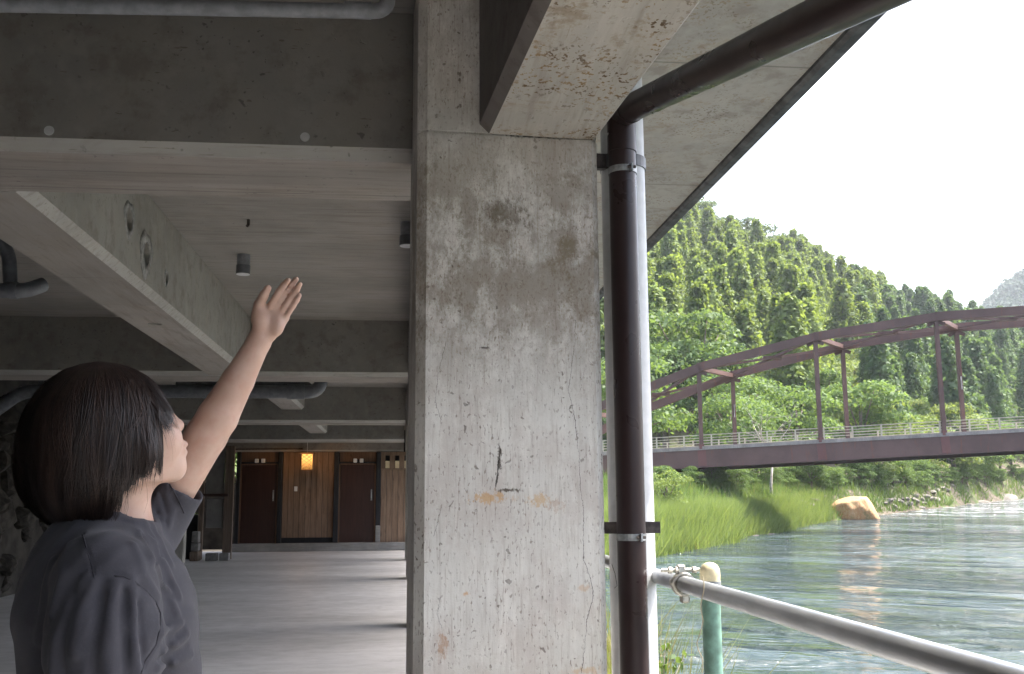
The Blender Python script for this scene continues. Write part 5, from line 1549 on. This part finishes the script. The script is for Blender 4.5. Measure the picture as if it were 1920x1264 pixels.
# raised far arm
SH = pp(292, 975, 0.150); ELB = pp(386, 818, 0.150); WR = pp(486, 640, 0.175)
body.cap(SH, ELB, 0.0365, 0.0350, 0.004)
body.cap(ELB, pp(408, 782, 0.152), 0.0345, 0.0345, 0.006)
body.cap(pp(408, 782, 0.152), pp(446, 714, 0.165), 0.0345, 0.0275, 0.004)
body.cap(pp(446, 714, 0.165), WR, 0.0275, 0.0200, 0.004)
# hand: palm and five separate fingers
def hp_(x, y, w=0.0): return pp(x, y, 0.175 + w)
body.cap(WR, hp_(497, 605), 0.0190, 0.0175, 0.008)
for (x0, y0, x1, y1, r0, r1) in ((489, 622, 505, 577, 13.5, 9.0), (495, 622, 516, 578, 13, 9.0), (502, 624, 527, 586, 13, 8.5), (507, 628, 536, 596, 12, 8.0)):
    body.cap(hp_(x0, y0), hp_(x1, y1, 0.004), r0 * KP * 1.1, r1 * KP * 1.0, 0.006)
body.ell(hp_(487, 598, -0.006), (0.013, 0.022, 0.013), AX, 0.008)        # thumb mound
body.ell(hp_(519, 612, -0.005), (0.012, 0.017, 0.011), AX, 0.008)
kf = 0.0012
FING = [((506, 576, -0.002), (523, 547, -0.007), (532, 535, -0.013), (540.5, 525.5, -0.020), 6.9, 5.8),
        ((517, 577, 0.002), (537, 547, 0.001), (547, 534, -0.003), (555.5, 524.0, -0.009), 6.9, 5.8),
        ((527, 585, 0.003), (547, 556, -0.002), (556.5, 543, -0.008), (562.5, 533.0, -0.014), 6.5, 5.4),
        ((536, 595, 0.003), (549.5, 574, 0.001), (556.5, 563, -0.004), (562.0, 553.5, -0.010), 5.8, 4.8)]
fing = SDF()
for a, b, c_, d_, r0, r1 in FING:
    rr0, rr1 = r0 * KP * 1.06, r1 * KP * 1.06
    one = SDF()
    one.cap(hp_(*a), hp_(*b), rr0, rr0 * 0.96, 0.003); one.cap(hp_(*b), hp_(*c_), rr0 * 0.97, rr0 * 0.90, 0.003); one.cap(hp_(*c_), hp_(*d_), rr0 * 0.90, rr1 * 0.92, 0.003)
    body.fn(lambda P, d, one=one: smin(d, one(P), kf), hp_(*b), 0.08)
th = SDF().cap(hp_(483, 598), hp_(485.5, 572, -0.006), 0.0112, 0.0092, 0.004).cap(hp_(485.5, 572, -0.006), hp_(494, 555, -0.012), 0.0090, 0.0080, 0.003).cap(hp_(494, 555, -0.012), hp_(502.5, 540.5, -0.016), 0.0078, 0.0060, 0.003)
body.fn(lambda P, d: smin(d, th(P), 0.006), hp_(490, 565), 0.08)
# near arm inside its sleeve, forearm and hand below
NS = pp(208, 1105, -0.135)
body.cap(NS, pp(206, 1420, -0.160), 0.045, 0.036, 0.03)
body.cap(pp(206, 1420, -0.160), pp(250, 1680, -0.165), 0.034, 0.024, 0.02)
body.cap(pp(250, 1680, -0.165), pp(258, 1740, -0.160), 0.024, 0.022, 0.015)
for i in range(4):
    body.cap(pp(248 + i * 9, 1735, -0.160), pp(250 + i * 9, 1800, -0.150 + 0.004 * i), 0.010, 0.008, 0.008)
    body.fn(lambda P, d, i=i: smin(d, s_cap(P, pp(250 + i * 9, 1800, -0.150 + 0.004 * i), pp(252 + i * 8, 1850 - 12 * abs(i - 1), -0.135), 0.0082, 0.0068), 0.003), pp(260, 1800, -0.15), 0.12)
body.cap(pp(268, 1735, -0.170), pp(288, 1790, -0.165), 0.011, 0.0085, 0.008)
FLOOR_Y = None
# hips, legs
def bz(dx, dw, z): 
    P = PB + HR * dx + HF * dw; return np.array([P[0], P[1], z])
lo, hi = bounds([pp(20, 640, -0.25), pp(620, 500, 0.30), pp(20, 1420, -0.25), pp(620, 1420, 0.3)], 0.05)
hi[2] = pp(560, 505, 0.2)[2] + 0.03; lo[2] = pp(250, 1860, -0.15)[2] - 0.02
V, F = polygonise(body, lo, hi, 0.0023)
V = smooth_mesh(V, F, 1, 0.4)
def skin_mat():
    t = NT('skin'); O = t.objc()
    n1 = t.noise(O, 9, 4, 0.6); n2 = t.noise(O, 55, 3)
    c = t.mix(t.ramp(n1, 0.35, 0.65), (0.42, 0.270, 0.205), (0.50, 0.335, 0.265))
    c = t.mix(t.math('MULTIPLY', t.ramp(n2, 0.45, 0.7), 0.25), c, (0.42, 0.21, 0.16))
    p = t.principled(Base_Color=c, Roughness=0.5, Normal=t.bump(t.noise(O, 420, 3), 0.10, 0.001), Specular_IOR_Level=0.4)
    p.inputs['Subsurface Weight'].default_value = 0.12; p.inputs['Subsurface Radius'].default_value = (0.010, 0.004, 0.002); p.inputs['Subsurface Scale'].default_value = 0.6
    return t.done(p)
M['skin'] = skin_mat()
bo = obj_me('body', mesh_np('body', V - PB, F, M['skin'], True), person)

# eyes and brows, mostly under the fringe
M['eye'] = simple_mat('eye_white', (0.50, 0.46, 0.43), 0.3, 0, 0.03)
M['iris'] = simple_mat('dark_iris', (0.02, 0.012, 0.008), 0.15, 0, 0.1)
for s_ in (1, -1):
    c0 = mid(306, 792, 0.030 * s_)
    bm = bmesh.new(); bmesh.ops.create_uvsphere(bm, u_segments=16, v_segments=10, radius=0.0100)
    e_ = bm_obj('eye', bm, M['eye'], person, True, loc=c0 - PB)
    bm = bmesh.new(); bmesh.ops.create_uvsphere(bm, u_segments=12, v_segments=8, radius=0.0055)
    bm_obj('iris', bm, M['iris'], e_, True, loc=hfw * 0.0075)
# fingernails would face away; none are seen

# ---- t-shirt
sh = SDF()
sh.cap(pp(196, 1052, 0.015), pp(194, 1150, 0.01), 0.092, 0.108, 0.05)
sh.cap(pp(194, 1150, 0.01), pp(210, 1285, 0.01), 0.110, 0.122, 0.05)
sh.cap(pp(210, 1285, 0.01), pp(210, 1480, 0.01), 0.122, 0.128, 0.05)
sh.ell(pp(240, 1160, 0.02), (0.092, 0.105, 0.150), AX, 0.05)                   # chest
sh.ell(pp(262, 1190, -0.03), (0.062, 0.055, 0.065), AX, 0.05)
sh.ell(pp(262, 1190, 0.085), (0.062, 0.055, 0.065), AX, 0.05)
sh.ell(pp(150, 1125, 0.01), (0.070, 0.100, 0.135), AX, 0.05)                   # upper back
sh.cap(pp(178, 1028, 0.02), pp(196, 1085, -0.115), 0.052, 0.064, 0.05)         # near shoulder slope
sh.cap(pp(205, 1045, 0.06), pp(284, 985, 0.140), 0.050, 0.050, 0.04)          # far shoulder slope
sh.cap(pp(202, 1100, -0.125), pp(196, 1200, -0.150), 0.066, 0.074, 0.03)       # near sleeve
sh.cap(pp(196, 1200, -0.150), pp(196, 1335, -0.165), 0.074, 0.072, 0.03)
sh.cap(pp(284, 985, 0.145), pp(305, 950, 0.150), 0.052, 0.050, 0.02)          # far sleeve
sh.cap(pp(305, 950, 0.150), pp(345, 897, 0.150), 0.049, 0.048, 0.01)
SHV = SDF(); SHV.ops = list(sh.ops)
def surf(px, py, f=SHV, d0=1.1, d1=2.1):
    D = d0
    for _ in range(90):
        P = dep(px, py, D); v = float(f(P[None])[0])
        if v < 0.0006: return P
        D += max(v * 0.8, 0.0008)
        if D > d1: return None
    return None
def fold(pts, r, sink, k=0.012, f=SHV):
    Q = [surf(*p) for p in pts]; Q = [q for q in Q if q is not None]
    for a, b in zip(Q, Q[1:]):
        da = (a - CAM_LOC) / np.linalg.norm(a - CAM_LOC)
        sh.cap(a + da * sink, b + da * sink, r, r, k)
def crease(pts, r, rise, k=0.006, f=SHV):
    Q = [surf(*p) for p in pts]; Q = [q for q in Q if q is not None]
    for a, b in zip(Q, Q[1:]):
        da = (a - CAM_LOC) / np.linalg.norm(a - CAM_LOC)
        sh.cut(a - da * rise, b - da * rise, r, r, k)
# drapery: folds pulled towards the raised shoulder, sleeve folds, creases at the armhole
FOLDS = [([(262, 1000), (285, 1050), (312, 1105), (332, 1150)], 7), ([(272, 985), (296, 1035), (322, 1085), (336, 1120)], 6),
         ([(284, 985), (304, 1025), (320, 1060)], 5), ([(250, 1020), (268, 1075), (296, 1120)], 6),
         ([(247, 1090), (254, 1150), (254, 1210), (260, 1264)], 7), ([(216, 1095), (206, 1170), (204, 1264)], 9),
         ([(160, 1085), (128, 1130), (108, 1190), (98, 1264)], 8), ([(176, 1092), (150, 1150), (140, 1230)], 7),
         ([(100, 1050), (84, 1120), (74, 1200)], 8), ([(306, 1222), (332, 1208), (352, 1190)], 6), ([(296, 1252), (330, 1243), (358, 1228)], 6),
         ([(302, 1188), (322, 1176), (340, 1168)], 5), ([(314, 928), (322, 955), (318, 985)], 5), ([(296, 935), (306, 970)], 5),
         ([(130, 1020), (118, 1080), (96, 1150)], 8)]
CREASES = [([(140, 1110), (118, 1160), (112, 1200), (116, 1264)], 9), ([(192, 1115), (178, 1190), (174, 1264)], 7), ([(232, 1110), (232, 1180), (236, 1264)], 6),
           ([(266, 1005), (292, 1060), (320, 1120)], 5), ([(280, 1000), (302, 1045)], 4), ([(308, 1200), (330, 1192), (345, 1180)], 4), ([(300, 1238), (330, 1225), (352, 1212)], 5),
           ([(258, 1130), (262, 1190), (268, 1240)], 5)]
def polys(L):
    out = []
    for pts, w in L:
        Q = [surf(*p) for p in pts]; Q = [q for q in Q if q is not None]
        if len(Q) > 1: out.append((Q, w * KP))
    return out
PF, PC = polys(FOLDS), polys(CREASES)
def line_d(P, Q):
    d = np.full(len(P), 9.0)
    for a, b in zip(Q, Q[1:]): d = np.minimum(d, s_cap(P, a, b, 0.0, 0.0))
    return d
def drape(P, d):
    c = (P.min(0) + P.max(0)) / 2; R_ = np.linalg.norm(P.max(0) - c) + 0.028
    for L, sg, amp in ((PF, -1, 0.0075), (PC, 1, 0.0085)):
        for Q, w in L:
            if line_d(c[None], Q)[0] > R_: continue
            d = d + sg * amp * np.exp(-(line_d(P, Q) / (w * 1.15)) ** 2)
    return d
sh.fn(drape)
SEAMS = polys([([(214, 1080), (232, 1081), (252, 1090), (274, 1108), (292, 1128), (301, 1150), (300, 1180), (292, 1210), (272, 1240), (264, 1264)], 2.6),
               ([(155, 1000), (163, 1030), (172, 1060), (176, 1085)], 2.0), ([(300, 925), (308, 950), (312, 985)], 2.0)])
def seams(P, d):
    c = (P.min(0) + P.max(0)) / 2
    for Q, w in SEAMS:
        if line_d(c[None], Q)[0] > np.linalg.norm(P.max(0) - c) + 0.028: continue
        ld = line_d(P, Q); d = d + 0.0022 * np.exp(-(ld / (w * 1.1)) ** 2) - 0.0010 * np.exp(-((ld - w * 3.2) / (w * 1.3)) ** 2)
    return d
sh.fn(seams)
# neckline, hem and sleeve openings
NK = pp(216, 985, 0.035)
NECK = (pp(208, 1022, 0.028), pp(222, 930, 0.032), 0.058, 0.062)
def collar(P, d):
    c = s_cap(P, *NECK)
    band_ = np.maximum(np.maximum(c - 0.0165, d - 0.0028), -c)
    return np.minimum(d, band_)
sh.fn(collar)
sh.cut(pp(234, 1010, 0.015), pp(240, 940, 0.02), 0.030, 0.036, 0.008)
sh.cut(pp(208, 1022, 0.028), pp(222, 930, 0.032), 0.058, 0.062, 0.004)
def sleeve_cut(P, d):
    n_ = (pp(345, 897, 0.150) - pp(305, 950, 0.150)); n_ /= np.linalg.norm(n_)
    c0 = pp(338, 906, 0.15)
    near = np.linalg.norm(P - c0, axis=1) < 0.12
    d = np.where(near, np.maximum(d, (P - c0) @ n_), d)
    inner = s_cap(P, pp(325, 924, 0.150), pp(375, 856, 0.150), 0.0415, 0.0430)
    return np.where(near, smax(d, -inner, 0.002), d)
sh.fn(sleeve_cut)
def ripple(P, d):
    q = P - PB
    return d + 0.0016 * np.sin(q @ HR * 62 + 9 * q[:, 2]) * np.sin(q[:, 2] * 41 + q @ HF * 30) + 0.0009 * np.sin(q @ HR * 150 - q[:, 2] * 95 + 1.0)
sh.fn(ripple)
sh.fn(lambda P, d: np.maximum(d, 0.80 - P[:, 2]))
lo, hi = bounds([pp(-30, 900, -0.26), pp(400, 900, 0.24), pp(20, 900, 0.2)], 0.04); lo[2] = 0.77; hi[2] = pp(340, 880, 0.15)[2] + 0.02
V, F = polygonise(sh, lo, hi, 0.0036)
V = smooth_mesh(V, F, 1, 0.35)
def cloth_mat(name, col):
    t = NT(name); O = t.objc()
    n1 = t.noise(O, 7, 4); wv = t.noise(t.mapv(O, (1, 1, 2.2)), 520, 2)
    c = t.mix(t.ramp(n1, 0.3, 0.7), tuple(np.array(col) * 0.88), tuple(np.array(col) * 1.12))
    c = t.mix(t.math('MULTIPLY', t.ramp(t.noise(O, 190, 2), 0.5, 0.75), 0.25), c, tuple(np.array(col) * 1.5))
    p = t.principled(Base_Color=c, Roughness=0.9, Normal=t.bump(wv, 0.35, 0.0015), Specular_IOR_Level=0.15)
    p.inputs['Sheen Weight'].default_value = 0.08; p.inputs['Sheen Roughness'].default_value = 0.5
    return t.done(p)
M['shirt'] = cloth_mat('grey_violet_cotton', (0.050, 0.0485, 0.057))
so = obj_me('t_shirt', mesh_np('t_shirt', V - PB, F, M['shirt'], True), person)

M['thread'] = simple_mat('dark_seam_thread', (0.022, 0.021, 0.028), 0.9)
def dense(pts, n=4):
    pts = np.array(pts, float); out = []
    for a_, b_ in zip(pts, pts[1:]): out += [tuple(a_ + (b_ - a_) * i / n) for i in range(n)]
    return out + [tuple(pts[-1])]
for sm in ([(214, 1080), (232, 1081), (252, 1090), (274, 1108), (292, 1128), (301, 1150), (300, 1180), (292, 1210), (272, 1240), (264, 1264), (258, 1290)], [(155, 1002), (163, 1030), (172, 1060), (178, 1088)], [(318, 908), (328, 925), (338, 945), (345, 962)]):
    Q = [surf(px_, py_, sh) for px_, py_ in dense(sm)]; Q = [q - PB - (q - CAM_LOC) / np.linalg.norm(q - CAM_LOC) * 0.0002 for q in Q if q is not None]
    if len(Q) > 3: tube('seam', Q, 0.0012, M['thread'], so, 6)
# ---- trousers and shoes (below the frame)
tr_ = SDF()
for s_ in (-1, 1):
    tr_.cap(bz(0.0, 0.085 * s_, 0.90), bz(0.01, 0.090 * s_, 0.48), 0.095, 0.062, 0.05)
    tr_.cap(bz(0.01, 0.090 * s_, 0.48), bz(-0.02, 0.090 * s_, 0.10), 0.064, 0.052, 0.03)
tr_.ell(bz(0, 0, 0.88), (0.115, 0.10, 0.165), AX, 0.05)
tr_.fn(lambda P, d: np.maximum(d, 0.075 - P[:, 2])); tr_.fn(lambda P, d: np.maximum(d, P[:, 2] - 0.93))
lo, hi = bounds([bz(-0.2, -0.25, 0.05), bz(0.2, 0.25, 0.95)], 0.02)
V, F = polygonise(tr_, lo, hi, 0.008)
M['trousers'] = cloth_mat('dark_navy_twill', (0.035, 0.036, 0.050))
obj_me('trousers', mesh_np('trousers', V - PB, F, M['trousers'], True), person)
M['shoe'] = simple_mat('dark_shoe', (0.04, 0.038, 0.038), 0.6)
for s_ in (-1, 1):
    f_ = SDF().cap(bz(-0.05, 0.09 * s_, 0.055), bz(0.11, 0.095 * s_, 0.038), 0.045, 0.036, 0.02).cap(bz(-0.03, 0.09 * s_, 0.06), bz(-0.02, 0.09 * s_, 0.10), 0.043, 0.045, 0.02)
    f_.fn(lambda P, d: np.maximum(d, 0.002 - P[:, 2]))
    lo, hi = bounds([bz(-0.12, 0.09 * s_ - 0.07, 0.0), bz(0.17, 0.09 * s_ + 0.07, 0.15)], 0.02)
    V, F = polygonise(f_, lo, hi, 0.006)
    obj_me('shoe', mesh_np('shoe', V - PB, F, M['shoe'], True), person)

# ---- hair: shell plus many strands flowing from the crown
HC = np.array([178.0, 815.0])
PROF_Y = np.array([677, 682, 692, 710, 735, 770, 815, 850, 900, 925, 945, 970, 988, 1000.])
PROF_R = np.array([0, 34, 62, 90, 113, 133, 143, 145.5, 140, 132, 122, 100, 76, 60.])
HEM_A = np.array([-180, -150, -120, -100, -85, -75, -66, -58, -50, -44, -38, -34, -30, 0, 30, 34, 42, 60, 90, 120, 180.])
HEM_Y = np.array([985, 988, 990, 988, 984, 972, 945, 915, 900, 893, 890, 880, 798, 790, 792, 870, 886, 905, 960, 985, 985.])
def hair_pt(phi, y, extra=0.0, tight=1.0):
    """phi degrees around the head, 0 = face side, -90 = towards the camera"""
    r = np.interp(y, PROF_Y, PROF_R) * tight + extra
    a = RAD(phi); c, s_ = math.cos(a), math.sin(a)
    cx = np.interp(y, [677, 815, 1000], [186, 178, 176])
    yw = RAD(12)
    x = cx + r * (c * math.cos(yw) + s_ * -math.sin(yw) * 0.0)
    if c > 0 and y > 780: x -= 0
    depth = r * s_ * 0.80 * KP + 0.008
    return pp(x, y, depth)
PX_HAIR = pp(186, 678, 0.0)
def hem(phi): return float(np.interp(((phi + 180) % 360) - 180, HEM_A, HEM_Y)) + 6 * math.sin(phi * 0.52) + 5 * math.sin(phi * 1.13 + 1)
M['hair'] = None
t = NT('dark_brown_hair'); O = t.objc()
at = t.n('Attribute', {'attribute_name': 'tint'}).outputs['Fac']
c = t.mix(at, (0.009, 0.006, 0.0055), (0.046, 0.026, 0.020))
pr = t.principled(Base_Color=c, Roughness=0.46, Specular_IOR_Level=0.35)
M['hair'] = t.done(pr)
# shell
nphi, nt = 144, 30
V, F = [], []
for i in range(nphi):
    phi = -180 + 360 * i / nphi
    hm = hem(phi) - 6
    for j in range(nt):
        y = 677.5 + (hm - 677.5) * (j / (nt - 1)) ** 1.3
        V.append(hair_pt(phi, y, -5.0))
for i in range(nphi):
    for j in range(nt - 1):
        a, b = i * nt + j, ((i + 1) % nphi) * nt + j
        F.append((a, b, b + 1, a + 1))
nV = len(V)
# inner wall so the shell has thickness
for i in range(nphi):
    phi = -180 + 360 * i / nphi; hm = hem(phi) - 6
    for j in range(nt):
        y = 690 + (hm - 690) * (j / (nt - 1)) ** 1.3
        V.append(hair_pt(phi, y, -15.0 if y > 720 else -9))
for i in range(nphi):
    for j in range(nt - 1):
        a, b = nV + i * nt + j, nV + ((i + 1) % nphi) * nt + j
        F.append((a + 1, b + 1, b, a))
    a, b = i * nt + nt - 1, ((i + 1) % nphi) * nt + nt - 1
    F.append((a, b, nV + b, nV + a))
hair = bpy.data.objects.new('hair', None); link(hair, person)
me = mesh_np('hair_mass', np.array(V) - PB, F, M['hair'], True)
at = me.attributes.new('tint', 'FLOAT', 'POINT'); at.data.foreach_set('value', np.full(len(V), 0.15, np.float32))
obj_me('hair_mass', me, hair)
# strands
g = np.random.default_rng(21)
SP = []
def strand(phi0, y_end, extra, drift, w, tint, y_start=678.5, wav=0.0, tight_end=1.0):
    SP.append((phi0, y_end, extra, drift, w, tint, y_start, wav, tight_end))
def build_strands():
    A = np.array(SP, float)[:, :, None]; n = 15; N = len(A)
    phi0, ye, ex, dr, w, ti, ys, wv, te = [A[:, i] for i in range(9)]
    u = np.linspace(0, 1, n)[None]
    y = ys + (ye - ys) * u ** 1.15
    phi = np.radians(phi0 + dr * u * u + wv * np.sin(u * 5 + phi0))
    r = np.interp(y, PROF_Y, PROF_R) * (1 + (te - 1) * u ** 3) + ex * np.minimum(1, u * 4) - 0.5
    r = r * (1 + 0.020 * np.sin(3 * phi + y / 37.0) + 0.014 * np.sin(7 * phi - y / 23.0) * np.minimum(1, u * 2))
    cx = np.interp(y, [677, 815, 1000], [186, 178, 176])
    x = cx + r * np.cos(phi) * math.cos(RAD(12)); D = DH + r * np.sin(phi) * 0.80 * KP + 0.008
    P = CAM_LOC + (FW + RT * ((x - 960) / 1900.0)[..., None] + UP * ((632 - y) / 1900.0)[..., None]) * D[..., None]
    T = np.gradient(P, axis=1); T /= np.linalg.norm(T, axis=2)[..., None] + 1e-9
    nr = P - pp(178, 815, 0.0); nr /= np.linalg.norm(nr, axis=2)[..., None]
    sd = np.cross(T, nr); sd /= np.linalg.norm(sd, axis=2)[..., None] + 1e-9
    tw = ((1.0 - 0.8 * u ** 4) * w * (0.5 + 0.5 * np.minimum(1, np.arange(n)[None] / 3)))[..., None]
    V = np.stack([P - sd * tw, P + nr * tw * 0.5, P + sd * tw], 2).reshape(-1, 3)
    o = (np.arange(N)[:, None] * n + np.arange(n - 1)[None]).reshape(-1, 1) * 3
    F = np.concatenate([o + np.array([[0, 1, 4, 3]]), o + np.array([[1, 2, 5, 4]])])
    return V, F, np.repeat(ti[:, 0], n * 3)
for i in range(8500):
    phi = g.uniform(-180, 180)
    if 60 < phi < 170 and g.random() < 0.6: continue
    hm = hem(phi)
    fringe = abs(phi) < 31
    lay = g.random()
    ye = hm + g.normal() * (7.0 if not fringe else 8.0) - (abs(g.normal()) * 60 if lay < 0.4 else 0)
    ye = max(ye, 730)
    lock = math.sin(phi * 0.9 + 3 * math.sin(phi * 0.13)) * 3.6 + math.sin(phi * 2.3) * 2.2
    swirl = 9 * math.sin(phi * 0.05 + 1) + 7 * math.sin(phi * 0.21)
    strand(phi, ye, g.normal() * 1.9 + lock + 0.5 + (2.5 * g.random() if lay < 0.3 else 0), g.normal() * 8 + swirl, g.uniform(0.0004, 0.0010), float(np.clip(g.normal() * 0.15 + 0.30 + 0.35 * math.sin(phi * 1.7 + 2.0 * math.sin(phi * 0.37)), 0, 1)), 677.8 + abs(g.normal()) * 5, g.normal() * 2.6, g.uniform(0.86, 1.10))  # tint varies by lock to paint lighter reflection streaks
for i in range(95):       # layered locks ending in points
    pc = g.uniform(-180, 45); big_ = hem(pc)
    if abs(pc) < 31: yl = big_ + g.uniform(-30, 10)
    else: yl = big_ + g.uniform(-85, 14)
    te_ = g.uniform(0.90, 1.12); dr_ = g.normal() * 10; ex_ = g.uniform(1.0, 6.0); tn = g.uniform(0.1, 0.75); ws = g.normal() * 3
    for k in range(34):
        dp = g.normal() * 3.2
        strand(pc + dp, max(735, yl - abs(g.normal()) * 9), ex_ + g.normal() * 0.9, dr_ - dp * 0.85, g.uniform(0.0004, 0.0009), float(np.clip(tn + g.normal() * 0.12, 0, 1)), 678 + abs(g.normal()) * 6, ws + g.normal() * 0.6, te_ + g.normal() * 0.012)
for i in range(300):      # flyaways
    phi = g.uniform(-180, 40)
    strand(phi, g.uniform(720, hem(phi)), 3.0 + abs(g.normal()) * 3.5, g.normal() * 22, 0.00035, 0.5, 678 + abs(g.normal()) * 6, g.normal() * 5, g.uniform(0.95, 1.06))
# side locks in front of the cheek and loose fringe wisps
for i in range(70):
    strand(-37 + g.normal() * 2.5, 888 + g.normal() * 8, 1.0 + g.normal() * 2.0, g.normal() * 3 + 6, g.uniform(0.0006, 0.0011), float(g.uniform(0.3, 0.9)), 690)
for i in range(60):
    strand(-28 + g.uniform(0, 40), 790 + g.normal() * 12, 2.0 + g.normal() * 2.0, g.normal() * 4, g.uniform(0.0005, 0.0009), float(g.uniform(0.4, 1.0)), 690)
SV, SF, ST = build_strands()
me = mesh_np('strands', SV - PB, SF, M['hair'], True)
at = me.attributes.new('tint', 'FLOAT', 'POINT'); at.data.foreach_set('value', ST.astype(np.float32))
st_o = obj_me('strands', me, hair); tag(st_o, kind='stuff')
